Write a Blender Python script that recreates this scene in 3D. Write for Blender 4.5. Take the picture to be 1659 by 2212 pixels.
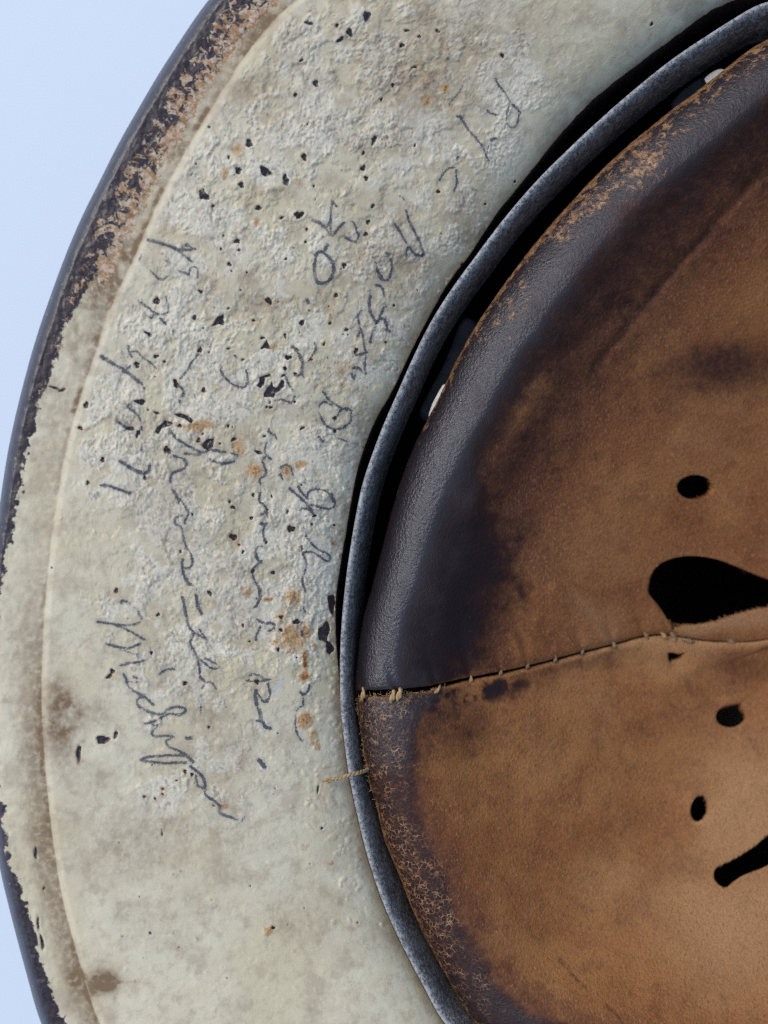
import bpy, math
import numpy as np
from mathutils import Vector

# ------------------------------------------------------------------ camera, world, sun, exposure
scene = bpy.context.scene
for o in list(bpy.data.objects):
    bpy.data.objects.remove(o)
MM = 0.001
U = 0.075 * MM          # one survey unit on the rim plane, in metres
DCAM = 0.24             # camera height above the rim plane
CX, CY = 829.5, 1106.0  # survey point straight below the camera

cam_d = bpy.data.cameras.new("camera")
cam = bpy.data.objects.new("camera", cam_d)
scene.collection.objects.link(cam)
cam.location = (0, 0, DCAM)
cam_d.sensor_fit = 'VERTICAL'
cam_d.sensor_height = 24.0
cam_d.sensor_width = 18.0
cam_d.lens = 12.0 / (2212 * U / 2 / DCAM)
cam_d.clip_start = 0.01
cam_d.clip_end = 50
cam_d.dof.use_dof = True
cam_d.dof.focus_distance = DCAM + 16 * MM
cam_d.dof.aperture_fstop = 9.0
scene.camera = cam

SUN_EL, SUN_AZ = 57.0, -52.0      # elevation; azimuth from +Y (picture top), negative to the left
world = bpy.data.worlds.new("World")
scene.world = world
world.use_nodes = True
wn = world.node_tree.nodes
wl = world.node_tree.links
bg = wn["Background"]
sky = wn.new("ShaderNodeTexSky")
sky.sky_type = 'NISHITA'
sky.sun_disc = False
sky.sun_elevation = math.radians(SUN_EL)
sky.sun_rotation = math.radians(SUN_AZ)
sky.air_density = 1.0
sky.dust_density = 1.4
wl.new(sky.outputs[0], bg.inputs[0])
bg.inputs[1].default_value = 0.15

sun_d = bpy.data.lights.new("sun", 'SUN')
sun_d.energy = 1.3
sun_d.angle = math.radians(24)
sun_d.color = (1.0, 0.965, 0.91)
sun = bpy.data.objects.new("sun", sun_d)
scene.collection.objects.link(sun)
el, az = math.radians(SUN_EL), math.radians(SUN_AZ)
sdir = Vector((math.sin(az) * math.cos(el), math.cos(az) * math.cos(el), math.sin(el)))
sun.rotation_euler = sdir.to_track_quat('Z', 'Y').to_euler()
sun.location = sdir * 2

scene.view_settings.view_transform = 'Standard'
scene.view_settings.look = 'None'
scene.view_settings.exposure = 0.25
scene.view_settings.gamma = 1.0
scene.cycles.use_denoising = False
scene.cycles.filter_width = 1.25
scene.cycles.use_adaptive_sampling = False
scene.cycles.sample_clamp_indirect = 4.0

# ------------------------------------------------------------------ helpers
rng = np.random.default_rng(7)
_tab = np.random.default_rng(11).random((256, 256))


def vnoise(x, y, seed=0):
    x = x + seed * 37.13
    y = y + seed * 91.7
    xi = np.floor(x).astype(np.int64)
    yi = np.floor(y).astype(np.int64)
    fx = x - xi
    fy = y - yi
    fx = fx * fx * fx * (fx * (fx * 6 - 15) + 10)
    fy = fy * fy * fy * (fy * (fy * 6 - 15) + 10)
    a = _tab[xi & 255, yi & 255]
    b = _tab[(xi + 1) & 255, yi & 255]
    c = _tab[xi & 255, (yi + 1) & 255]
    d = _tab[(xi + 1) & 255, (yi + 1) & 255]
    return (a * (1 - fx) + b * fx) * (1 - fy) + (c * (1 - fx) + d * fx) * fy


def fbm(x, y, scale, octaves=4, seed=0, gain=0.5):
    ca, sa = math.cos(0.6), math.sin(0.6)
    px, py = x / scale, y / scale
    out = 0
    amp = 1.0
    tot = 0
    for k in range(octaves):
        out = out + amp * vnoise(px, py, seed + k * 3)
        tot += amp
        amp *= gain
        px, py = (px * ca - py * sa) * 2.03, (px * sa + py * ca) * 2.03
    return out / tot


def worley(x, y, scale, seed=0):
    x = x / scale + seed * 13.7
    y = y / scale + seed * 7.9
    xi = np.floor(x).astype(np.int64)
    yi = np.floor(y).astype(np.int64)
    best = np.full(x.shape, 9.0)
    for dx in (-1, 0, 1):
        for dy in (-1, 0, 1):
            cx, cy = xi + dx, yi + dy
            jx = _tab[cx & 255, cy & 255]
            jy = _tab[(cx + 57) & 255, (cy + 131) & 255]
            best = np.minimum(best, np.hypot(cx + jx - x, cy + jy - y))
    return best


def sst(a, b, x):
    t = np.clip((x - a) / (b - a), 0, 1)
    return t * t * (3 - 2 * t)


def world_xy(px, py, z):
    """survey coordinates seen at height z (mm) -> metres"""
    zz = np.asarray(z) * MM
    k = U * (DCAM - zz) / DCAM
    return (px - CX) * k, -(py - CY) * k


def P(px, py, z):
    x, y = world_xy(px, py, z)
    return np.stack([x, y, np.asarray(z) * MM + 0 * x], -1)


def mesh_obj(name, verts, faces, mat=None, parent=None, smooth=True, attrs=None):
    me = bpy.data.meshes.new(name)
    verts = np.asarray(verts, dtype=np.float32)
    faces = np.asarray(faces, dtype=np.int32)
    n, k = faces.shape
    me.vertices.add(len(verts))
    me.vertices.foreach_set("co", verts.ravel())
    me.loops.add(n * k)
    me.loops.foreach_set("vertex_index", faces.ravel())
    me.polygons.add(n)
    me.polygons.foreach_set("loop_start", np.arange(0, n * k, k, dtype=np.int32))
    me.polygons.foreach_set("loop_total", np.full(n, k, dtype=np.int32))
    me.update(calc_edges=True)
    me.validate()
    me.polygons.foreach_set("use_smooth", np.full(len(me.polygons), smooth, dtype=bool))
    for an, av in (attrs or {}).items():
        a = me.attributes.new(an, 'FLOAT', 'POINT')
        a.data.foreach_set("value", np.asarray(av, dtype=np.float32).ravel())
    ob = bpy.data.objects.new(name, me)
    scene.collection.objects.link(ob)
    if mat:
        me.materials.append(mat)
    if parent:
        ob.parent = parent
    return ob


def grid_faces(nr, nc, close=False):
    r = np.arange(nr if close else nr - 1)
    c = np.arange(nc - 1)
    R, Cc = np.meshgrid(r, c, indexing='ij')
    R2 = (R + 1) % nr
    return np.stack([R * nc + Cc, R * nc + Cc + 1, R2 * nc + Cc + 1, R2 * nc + Cc], -1).reshape(-1, 4)


def poly_sdf(px, py, poly):
    poly = np.asarray(poly, float)
    d = np.full(px.shape, 1e9)
    inside = np.zeros(px.shape, bool)
    n = len(poly)
    for i in range(n):
        ax, ay = poly[i]
        bx, by = poly[(i + 1) % n]
        ex, ey = bx - ax, by - ay
        t = np.clip(((px - ax) * ex + (py - ay) * ey) / (ex * ex + ey * ey + 1e-9), 0, 1)
        d = np.minimum(d, np.hypot(px - ax - t * ex, py - ay - t * ey))
        cond = ((ay > py) != (by > py)) & (px < (bx - ax) * (py - ay) / (by - ay + 1e-12) + ax)
        inside ^= cond
    return np.where(inside, -d, d)


def crspline(pts, n=6, closed=False):
    p = np.asarray(pts, float)
    if len(p) < 3 and not closed:
        return p
    if closed:
        q = np.vstack([p[-1], p, p[0], p[1]])
    else:
        q = np.vstack([2 * p[0] - p[1], p, 2 * p[-1] - p[-2]])
    out = []
    for i in range(1, len(q) - 2):
        for k in range(n):
            t = k / n
            a, b, c, d = q[i - 1], q[i], q[i + 1], q[i + 2]
            out.append(0.5 * (2 * b + (c - a) * t + (2 * a - 5 * b + 4 * c - d) * t * t + (3 * b - a - 3 * c + d) * t ** 3))
    if not closed:
        out.append(q[-2])
    return np.asarray(out)


def line_dist(px, py, pts, pad):
    """distance to a polyline, for the points near it: returns index array, distances"""
    pts = np.asarray(pts, float)
    idx = np.nonzero((px > pts[:, 0].min() - pad) & (px < pts[:, 0].max() + pad) &
                     (py > pts[:, 1].min() - pad) & (py < pts[:, 1].max() + pad))[0]
    d = np.full(len(idx), 1e9)
    x, y = px[idx], py[idx]
    for (ax, ay), (bx, by) in zip(pts[:-1], pts[1:]):
        ex, ey = bx - ax, by - ay
        t = np.clip(((x - ax) * ex + (y - ay) * ey) / (ex * ex + ey * ey + 1e-9), 0, 1)
        d = np.minimum(d, np.hypot(x - ax - t * ex, y - ay - t * ey))
    return idx, d


# ------------------------------------------------------------------ the helmet's plan curves (polar, about the crown)
HX, HY = 1850.0, 1250.0


def ring(points, extra):
    """radius as a smooth periodic function of angle, from traced plan points + (deg, r) pairs for the far side"""
    th, r = [], []
    for x, y in points:
        th.append(math.degrees(math.atan2(y - HY, x - HX)) % 360)
        r.append(math.hypot(x - HX, y - HY))
    for a, rr in extra:
        th.append(a % 360)
        r.append(rr)
    th, r = np.array(th), np.array(r)
    o = np.argsort(th)
    th, r = th[o], r[o]
    g = np.arange(0, 360, 0.1)
    v = np.interp(g, np.concatenate([th - 360, th, th + 360]), np.tile(r, 3))
    k = np.exp(-0.5 * (np.arange(-40, 41) * 0.1 / 1.2) ** 2)
    k /= k.sum()
    v = np.convolve(np.concatenate([v[-40:], v, v[:40]]), k, 'valid')
    return lambda a: np.interp(np.degrees(a) % 360, np.concatenate([g, [360]]), np.concatenate([v, v[:1]]))


OUT = [(447, 0), (420, 42), (375, 110), (330, 180), (300, 235), (255, 310), (220, 385), (185, 450), (142, 550), (110, 638),
       (80, 723), (55, 813), (30, 913), (12, 1003), (0, 1093), (-17, 1200), (-29, 1320), (-33, 1430), (-31, 1560), (-22, 1700),
       (-10, 1810), (0, 1884), (20, 1959), (37, 2029), (60, 2109), (82, 2199)]
R_out = ring(OUT, [(235, 1860), (250, 1830), (270, 1800), (300, 1790), (330, 1840), (0, 1900), (30, 1960), (60, 2060), (90, 2110), (120, 2080), (135, 2055)])
CRE = [(615, 15), (550, 90), (480, 195), (435, 265), (390, 345), (350, 415), (320, 480), (295, 545), (280, 578), (235, 668),
       (210, 753), (185, 818), (165, 883), (145, 953), (130, 1033), (120, 1102), (105, 1206), (97, 1306), (92, 1381), (89, 1456),
       (90, 1556), (97, 1656), (107, 1759), (120, 1859), (137, 1959), (160, 2039), (180, 2109), (200, 2179), (212, 2212)]
R_cre = ring(CRE, [(235, 1690), (250, 1665), (270, 1640), (300, 1640), (330, 1700), (0, 1770), (30, 1840), (60, 1940), (90, 1980), (120, 1950), (135, 1910)])
INN = [(1570, 0), (1494, 50), (1429, 100), (1354, 155), (1279, 215), (1209, 290), (1139, 380), (1069, 465), (1014, 553), (975, 598),
       (930, 678), (890, 753), (850, 843), (829, 873), (815, 898), (795, 943), (770, 1018), (755, 1106), (742, 1181), (730, 1251),
       (723, 1306), (727, 1406), (735, 1481), (739, 1540), (744, 1606), (750, 1664), (762, 1719), (780, 1799), (795, 1859), (815, 1919),
       (829, 1959), (859, 2024), (889, 2084), (924, 2149), (954, 2209)]
R_inn = ring(INN, [(270, 1290), (300, 1260), (330, 1210), (0, 1190), (30, 1210), (60, 1290), (90, 1340), (120, 1325)])
BND = [(1650, 0), (1590, 36), (1529, 75), (1454, 125), (1379, 185), (1304, 250), (1229, 320), (1154, 395), (1094, 465), (1029, 551),
       (979, 618), (934, 688), (894, 768), (859, 848), (829, 915), (805, 978), (780, 1053), (770, 1106), (757, 1181), (745, 1271),
       (737, 1356), (734, 1456), (735, 1531), (744, 1606), (750, 1660), (762, 1719), (780, 1799), (795, 1859), (815, 1919),
       (829, 1959), (859, 2024), (889, 2084), (924, 2149), (954, 2209)]
R_bnd = ring(BND, [(270, 1250), (300, 1215), (330, 1170), (0, 1150), (30, 1180), (60, 1270), (90, 1330), (120, 1322)])
LEA = [(1659, 80), (1609, 115), (1564, 150), (1510, 196), (1459, 230), (1404, 275), (1329, 340), (1254, 415), (1179, 500), (1124, 568), (1069, 643),
       (1029, 703), (989, 773), (959, 838), (929, 898), (909, 933), (879, 1003), (854, 1078), (829, 1171), (810, 1246), (790, 1311),
       (777, 1371), (772, 1426), (767, 1471), (769, 1500), (772, 1536), (780, 1586), (790, 1659), (805, 1714), (820, 1764), (829, 1814), (859, 1879),
       (889, 1959), (924, 2034), (959, 2099), (999, 2169), (1024, 2212)]
R_lea = ring(LEA, [(270, 1170), (300, 1130), (330, 1080), (0, 1060), (30, 1090), (60, 1170), (90, 1230), (115, 1245)])


def angles(lo, hi, step, coarse):
    a = np.radians(np.arange(lo, hi, step))
    b = np.radians(np.arange(hi, lo + 360, coarse))
    return np.concatenate([a, b])


# ------------------------------------------------------------------ node helpers
class NT:
    def __init__(self, name):
        self.m = bpy.data.materials.new(name)
        self.m.use_nodes = True
        self.t = self.m.node_tree
        self.b = self.t.nodes["Principled BSDF"]

    def node(self, kind, **kw):
        n = self.t.nodes.new(kind)
        for k, v in kw.items():
            setattr(n, k, v)
        return n

    def link(self, a, b):
        self.t.links.new(a, b)

    def put(self, sock, v):
        if hasattr(v, 'is_output'):
            self.link(v, sock)
        elif isinstance(v, (tuple, list)) and len(v) == 3 and sock.type == 'RGBA':
            sock.default_value = (*v, 1)
        else:
            sock.default_value = v

    def attr(self, name):
        n = self.node("ShaderNodeAttribute", attribute_name=name)
        return n.outputs["Fac"]

    def math(self, op, a, b=0.0, c=0.0, clamp=False):
        n = self.node("ShaderNodeMath", operation=op, use_clamp=clamp)
        self.put(n.inputs[0], a)
        self.put(n.inputs[1], b)
        if len(n.inputs) > 2:
            self.put(n.inputs[2], c)
        return n.outputs[0]

    def ramp(self, x, lo, hi, a=0.0, b=1.0):
        n = self.node("ShaderNodeMapRange", interpolation_type='SMOOTHSTEP')
        self.put(n.inputs[0], x)
        n.inputs[1].default_value = lo
        n.inputs[2].default_value = hi
        n.inputs[3].default_value = a
        n.inputs[4].default_value = b
        return n.outputs[0]

    def mix(self, f, a, b, mode='MIX'):
        n = self.node("ShaderNodeMix", data_type='RGBA', blend_type=mode)
        self.put(n.inputs[0], f)
        self.put(n.inputs[6], a)
        self.put(n.inputs[7], b)
        return n.outputs[2]

    def coord(self):
        if not hasattr(self, '_c'):
            tc = self.node("ShaderNodeTexCoord")
            mp = self.node("ShaderNodeMapping")
            mp.inputs["Scale"].default_value = (1 / U,) * 3     # survey units
            self.link(tc.outputs["Object"], mp.inputs[0])
            self._c = mp.outputs[0]
        return self._c

    def noise(self, size, detail=3, rough=0.55, dist=0.0):
        n = self.node("ShaderNodeTexNoise")
        self.link(self.coord(), n.inputs["Vector"])
        n.inputs["Scale"].default_value = 1.0 / size
        n.inputs["Detail"].default_value = detail
        n.inputs["Roughness"].default_value = rough
        n.inputs["Distortion"].default_value = dist
        return n.outputs["Fac"]

    def voronoi(self, size, feature='F1', rand=1.0):
        n = self.node("ShaderNodeTexVoronoi", feature=feature)
        self.link(self.coord(), n.inputs["Vector"])
        n.inputs["Scale"].default_value = 1.0 / size
        n.inputs["Randomness"].default_value = rand
        return n.outputs["Distance"]

    def bump(self, h, dist_units, strength=1.0):
        n = self.node("ShaderNodeBump")
        n.inputs["Strength"].default_value = strength
        n.inputs["Distance"].default_value = dist_units * U
        self.put(n.inputs["Height"], h)
        self.link(n.outputs[0], self.b.inputs["Normal"])
        return n

    def done(self, color=None, rough=None, spec=None, metal=None):
        if color is not None:
            self.put(self.b.inputs["Base Color"], color)
        if rough is not None:
            self.put(self.b.inputs["Roughness"], rough)
        if spec is not None:
            self.put(self.b.inputs["Specular IOR Level"], spec)
        if metal is not None:
            self.put(self.b.inputs["Metallic"], metal)
        return self.m


# ------------------------------------------------------------------ materials
def mat_table():
    n = NT("white_table")
    c = n.mix(n.noise(900, 3), (0.660, 0.745, 0.825), (0.685, 0.765, 0.84))
    n.bump(n.noise(14, 3), 1.0, 0.15)
    return n.done(c, 0.6, 0.3)


def mat_paint():
    n = NT("aged_cream_paint")
    chip, pen, rust, stain_shade = n.attr("chip"), n.attr("pencil"), n.attr("rust"), n.attr("stain_shade")
    crust, wear, inner, tan, smear, cav = n.attr("crust"), n.attr("wear"), n.attr("inner"), n.attr("tan"), n.attr("smear"), n.attr("cav")
    f3, f6, f12 = n.noise(3.2, 3, 0.6), n.noise(7, 3, 0.6), n.noise(14, 4, 0.6)
    f5, f24 = n.noise(4.6, 2, 0.6), n.noise(27, 5, 0.65)
    f60, f200 = n.noise(60, 5, 0.62), n.noise(220, 4, 0.6)
    # clean paint, unevenly yellowed
    c = n.mix(n.ramp(f200, 0.38, 0.62), (0.660, 0.576, 0.380), (0.712, 0.642, 0.462))
    c = n.mix(n.math('MULTIPLY', n.ramp(f60, 0.49, 0.66), 0.55), c, (0.455, 0.365, 0.245))
    c = n.mix(n.math('MULTIPLY', n.ramp(f24, 0.50, 0.68), 0.42), c, (0.40, 0.335, 0.24))
    c = n.mix(n.math('MULTIPLY', n.ramp(f6, 0.55, 0.75), 0.16), c, (0.36, 0.315, 0.245))
    c = n.mix(n.math('MULTIPLY', crust, n.ramp(f6, 0.35, 0.58, 0.25, 1.0)), c, (0.76, 0.70, 0.545))
    # dirt settled between the crumbs
    c = n.mix(n.math('MULTIPLY', cav, n.ramp(f12, 0.3, 0.6, 0.3, 0.75)), c, (0.29, 0.24, 0.175))
    # dirt and painted gutter shade held in the stain field
    s = n.math('MULTIPLY', stain_shade, n.ramp(f12, 0.2, 0.62, 0.35, 1.0), clamp=True)
    c = n.mix(s, c, (0.225, 0.145, 0.078))
    c = n.mix(n.math('MULTIPLY', smear, 0.4), c, (0.42, 0.55, 0.72))
    # rust bleeding through
    r = n.math('MULTIPLY_ADD', n.math('SUBTRACT', n.math('ADD', n.math('MULTIPLY', f6, 0.5), n.math('MULTIPLY', f24, 0.5)), 0.5), 2.6, rust)
    r = n.math('MULTIPLY', r, n.ramp(rust, 0.04, 0.25))
    c = n.mix(n.ramp(r, 0.10, 0.95, 0.0, 0.90), c, n.mix(n.ramp(f5, .4, .65), (0.47, 0.235, 0.075), (0.56, 0.36, 0.17)))
    c = n.mix(n.ramp(r, 0.85, 1.25, 0.0, 0.9), c, (0.20, 0.075, 0.025))
    # pencil: graphite caught on the high grains only, and a faint rubbed halo
    c = n.mix(n.ramp(n.math('MULTIPLY_ADD', n.math('SUBTRACT', f24, 0.5), 14, pen), -9.0, 1.0, 0.0, 0.20), c, (0.20, 0.21, 0.245))
    g = n.math('MULTIPLY_ADD', n.math('SUBTRACT', f3, 0.5), 10.0, pen)
    g = n.math('MULTIPLY_ADD', n.math('SUBTRACT', f12, 0.5), 6.0, g)
    c = n.mix(n.math('MULTIPLY', n.ramp(g, -1.5, 1.2, 0.0, 0.94), n.ramp(f24, 0.30, 0.55, 0.6, 1.0)), c, (0.070, 0.072, 0.083))
    # blackened steel where the paint is gone: chips, the rim, below the liner
    e = n.math('MULTIPLY_ADD', n.math('SUBTRACT', f6, 0.5), 5.0, chip)
    steel_col = n.mix(n.ramp(f6, 0.4, 0.75), (0.022, 0.014, 0.016), (0.06, 0.04, 0.042))
    k1 = n.ramp(e, 0.9, -0.9)
    w = n.math('MULTIPLY_ADD', n.math('SUBTRACT', n.noise(15, 5, 0.68), 0.5), 40, wear)
    k2 = n.ramp(w, 1.5, -1.5)
    i = n.math('MULTIPLY_ADD', n.math('SUBTRACT', f12, 0.5), 9, inner)
    k3 = n.ramp(i, 1.2, -1.2)
    k = n.math('MAXIMUM', k1, n.math('MAXIMUM', k2, k3))
    # tan primer and crumbs clinging to the worn rim
    spk = n.math('ADD', n.math('MULTIPLY', n.noise(17, 5, 0.72, 0.8), 0.7), n.math('MULTIPLY', n.noise(46, 4, 0.6), 0.3))
    tcol = n.mix(n.ramp(n.noise(13, 4, 0.65), 0.40, 0.62), (0.36, 0.185, 0.075), (0.56, 0.44, 0.31))
    tcol = n.mix(n.ramp(n.noise(9, 3, 0.6), 0.60, 0.72), tcol, (0.68, 0.62, 0.52))
    tcol = n.mix(n.ramp(n.noise(21, 4, 0.65), 0.56, 0.68), tcol, (0.16, 0.09, 0.045))
    tk = n.math('MULTIPLY', n.ramp(n.math('MULTIPLY_ADD', tan, 0.20, spk), 0.650, 0.675), n.ramp(tan, 0.05, 0.3))
    flk = n.math('MULTIPLY', n.ramp(n.noise(9, 3), 0.70, 0.74), k2)
    steel_col = n.mix(n.math('MULTIPLY', n.attr('rim_sheen'), n.ramp(f12, 0.3, 0.6, 0.6, 1.0)), steel_col, (0.048, 0.051, 0.070))  # bluish sky sheen painted into the colour of the outermost rim
    steel_col = n.mix(flk, steel_col, (0.5, 0.46, 0.40))
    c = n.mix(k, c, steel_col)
    c = n.mix(tk, c, tcol)
    rough = n.mix(n.math('MULTIPLY', k, n.math('SUBTRACT', 1.0, tk)), (0.62,) * 3, (0.36,) * 3)
    h = n.math('ADD', n.math('MULTIPLY', f3, 0.45), n.math('MULTIPLY', f12, 0.5))
    h = n.math('MULTIPLY_ADD', tk, 1.2, h)
    n.bump(n.math('MULTIPLY_ADD', k, -0.5, h), 2.4, 0.5)
    return n.done(c, rough, n.math('MULTIPLY_ADD', k, 0.30, 0.3))


def mat_leather():
    n = NT("brown_leather")
    dark, worn, pale, red = n.attr("dark"), n.attr("worn"), n.attr("pale"), n.attr("red")
    crease, sheen, scuff = n.attr("crease"), n.attr("sheen"), n.attr("scuff")
    f2, f5, f12, f40, f150 = n.noise(3.2, 3, 0.65), n.noise(6, 4, 0.65), n.noise(14, 4, 0.6), n.noise(45, 5, 0.62), n.noise(170, 4, 0.55)
    c = n.mix(n.ramp(f150, 0.36, 0.66), (0.295, 0.112, 0.034), (0.395, 0.174, 0.054))
    c = n.mix(n.math('MULTIPLY', n.ramp(f40, 0.46, 0.70), 0.35), c, (0.100, 0.041, 0.019))
    c = n.mix(n.ramp(pale, 0.0, 1.0), c, (0.49, 0.265, 0.116))
    c = n.mix(red, c, (0.125, 0.042, 0.023))
    # fine grain: light nap on the ridges, dark in the pores
    fm = n.node("ShaderNodeMapping")
    fm.inputs["Scale"].default_value = (1 / 4.2, 1 / 10.0, 1 / 8.0)
    fm.inputs["Rotation"].default_value = (0, 0, 0.25)
    n.link(n.coord(), fm.inputs[0])
    fn = n.node("ShaderNodeTexNoise")
    n.link(fm.outputs[0], fn.inputs["Vector"])
    fn.inputs["Scale"].default_value = 1.0
    fn.inputs["Detail"].default_value = 3
    fleck = fn.outputs["Fac"]
    c = n.mix(n.math('MULTIPLY', n.ramp(fleck, 0.54, 0.70), n.ramp(f40, 0.3, 0.6, 0.25, 0.62)), c, (0.40, 0.215, 0.105))
    c = n.mix(n.math('MULTIPLY', n.ramp(fleck, 0.46, 0.30), 0.40), c, (0.085, 0.032, 0.013))
    c = n.mix(n.math('MULTIPLY', n.ramp(f5, 0.50, 0.72), 0.55), c, n.mix(0.55, c, (0.40, 0.215, 0.105)))
    c = n.mix(n.math('MULTIPLY', n.ramp(f2, 0.56, 0.36), 0.45), c, n.mix(0.6, c, (0.045, 0.018, 0.010)))
    dd = n.math('MULTIPLY_ADD', n.math('SUBTRACT', f12, 0.5), 0.45, dark)
    dd = n.math('MULTIPLY_ADD', n.math('SUBTRACT', f40, 0.5), 0.40, dd)
    dd = n.math('MULTIPLY_ADD', n.math('SUBTRACT', f2, 0.5), 0.22, dd)
    dc = n.mix(n.math('MULTIPLY', n.ramp(f5, 0.5, 0.75), 0.6), (0.034, 0.0135, 0.0115), (0.075, 0.032, 0.024))
    c = n.mix(n.ramp(dd, 0.0, 0.75), c, dc)
    c = n.mix(n.ramp(dd, 0.62, 1.1), c, (0.017, 0.0115, 0.014))
    c = n.mix(n.math('MULTIPLY', sheen, n.ramp(dd, 0.45, 0.9, 0.0, 0.95)), c, (0.021, 0.0150, 0.0175))
    c = n.mix(n.math('MULTIPLY', crease, n.ramp(f12, 0.3, 0.6, 0.3, 0.9)), c, (0.02, 0.011, 0.009))
    # crackle: the tan core showing where the black skin has split
    vn = n.node("ShaderNodeTexVoronoi", feature='DISTANCE_TO_EDGE')
    nz = n.node("ShaderNodeTexNoise")
    n.link(n.coord(), nz.inputs["Vector"])
    nz.inputs["Scale"].default_value = 1 / 9.0
    nz.inputs["Detail"].default_value = 3
    va = n.node("ShaderNodeVectorMath", operation='MULTIPLY_ADD')
    n.link(nz.outputs["Color"], va.inputs[0])
    va.inputs[1].default_value = (13, 13, 13)
    n.link(n.coord(), va.inputs[2])
    n.link(va.outputs[0], vn.inputs["Vector"])
    vn.inputs["Scale"].default_value = 1 / 11.5
    cell = vn.outputs["Distance"]
    wv = n.math('MULTIPLY_ADD', n.math('SUBTRACT', n.noise(44, 6, 0.7), 0.5), 3.0, worn)
    net = n.math('MULTIPLY', n.ramp(n.math('MULTIPLY_ADD', n.math('SUBTRACT', f5, 0.5), 0.20, cell), 0.15, 0.02), n.ramp(wv, 0.12, 0.75))
    net = n.math('MULTIPLY', net, n.ramp(worn, 0.08, 0.4))
    net = n.math('MULTIPLY', net, n.ramp(n.noise(21, 4, 0.6), 0.40, 0.56, 0.12, 1.0))
    sc = n.math('MULTIPLY_ADD', n.math('SUBTRACT', n.noise(24, 6, 0.72, 0.5), 0.5), 2.4, scuff)
    pat = n.math('MULTIPLY', n.ramp(n.math('MULTIPLY_ADD', n.math('SUBTRACT', f5, 0.5), 0.8, sc), 0.45, 0.80), n.ramp(scuff, 0.03, 0.25))
    sp = n.math('MAXIMUM', n.math('MULTIPLY', net, 0.85), n.math('MULTIPLY', pat, 0.9))
    c = n.mix(sp, c, n.mix(n.ramp(f12, 0.35, 0.65), (0.20, 0.082, 0.034), (0.44, 0.25, 0.115)))
    c = n.mix(n.math('MULTIPLY', n.ramp(n.noise(5.0, 2, 0.5), 0.755, 0.79), 0.55), c, (0.42, 0.36, 0.31))
    h = n.math('MULTIPLY_ADD', n.voronoi(6.5, 'SMOOTH_F1'), 0.9, n.math('MULTIPLY', f5, 0.8))
    h = n.math('MULTIPLY_ADD', f12, 0.5, h)
    h = n.math('MULTIPLY_ADD', f2, 0.9, h)
    h = n.math('MULTIPLY_ADD', sp, -0.4, h)
    h = n.math('MULTIPLY_ADD', f40, 1.4, h)
    n.bump(h, 3.2, 0.62)
    rough = n.mix(sheen, (0.66,) * 3, n.mix(n.ramp(f5, .35, .65), (0.36,) * 3, (0.22,) * 3))
    return n.done(c, rough, n.ramp(sheen, 0.0, 1.0, 0.16, 1.0))


def mat_band():
    n = NT("dull_zinc_band")
    f4, f7, f12, f40 = n.noise(4, 3, 0.65), n.noise(7.5, 4, 0.65), n.noise(15, 5, 0.65), n.noise(70, 4)
    c = n.mix(n.ramp(f40, 0.38, 0.62), (0.068, 0.062, 0.055), (0.135, 0.128, 0.119))
    c = n.mix(n.math('MULTIPLY', n.ramp(f12, 0.47, 0.62), 0.8), c, (0.25, 0.238, 0.222))
    c = n.mix(n.math('MULTIPLY', n.ramp(f4, 0.52, 0.70), 0.7), c, (0.46, 0.45, 0.44))
    c = n.mix(n.math('MULTIPLY', n.ramp(f7, 0.50, 0.34), 0.8), c, (0.05, 0.05, 0.052))
    c = n.mix(n.math('MULTIPLY', n.attr("edge"), n.ramp(f7, 0.35, 0.6, 0.15, 0.65)), c, (0.58, 0.60, 0.62))
    n.bump(n.math('ADD', f4, f12), 3.2, 0.8)
    return n.done(c, 0.66, 0.22, 0.0)


def mat_plain(name, col, col2, size, rough=0.7, bump=1.0, spec=0.3):
    n = NT(name)
    c = n.mix(n.ramp(n.noise(size, 4, 0.6), 0.35, 0.65), col, col2)
    n.bump(n.noise(size * 0.6, 3, 0.6), bump, 0.6)
    return n.done(c, rough, spec)


M_TABLE = mat_table()
M_PAINT = mat_paint()
M_LEATHER = mat_leather()
M_BAND = mat_band()
M_THREAD = mat_plain("waxed_linen", (0.33, 0.205, 0.09), (0.50, 0.35, 0.18), 7, 0.75, 1.6)
M_THREAD_DARK = mat_plain("soiled_linen", (0.16, 0.10, 0.055), (0.34, 0.23, 0.13), 6, 0.75, 1.4)
M_TAB = mat_plain("dark_sheet_metal", (0.030, 0.031, 0.036), (0.055, 0.056, 0.062), 30, 0.55, 0.8, 0.4)
M_FELT = mat_plain("white_cloth", (0.62, 0.60, 0.54), (0.74, 0.72, 0.66), 10, 0.85, 1.2)

# ------------------------------------------------------------------ the surface it rests on
tb = mesh_obj("table_top", [(-1.5, -1.5, -0.152), (1.5, -1.5, -0.152), (1.5, 1.5, -0.152), (-1.5, 1.5, -0.152)], [(0, 1, 2, 3)], M_TABLE)
tb["kind"] = "structure"

helmet = bpy.data.objects.new("steel_helmet", None)
helmet.location = (0, 0, 0)
scene.collection.objects.link(helmet)
helmet["label"] = "upturned cream painted steel helmet with pencilled brim, rusty chips and stitched brown leather liner"
helmet["category"] = "helmet"

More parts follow.
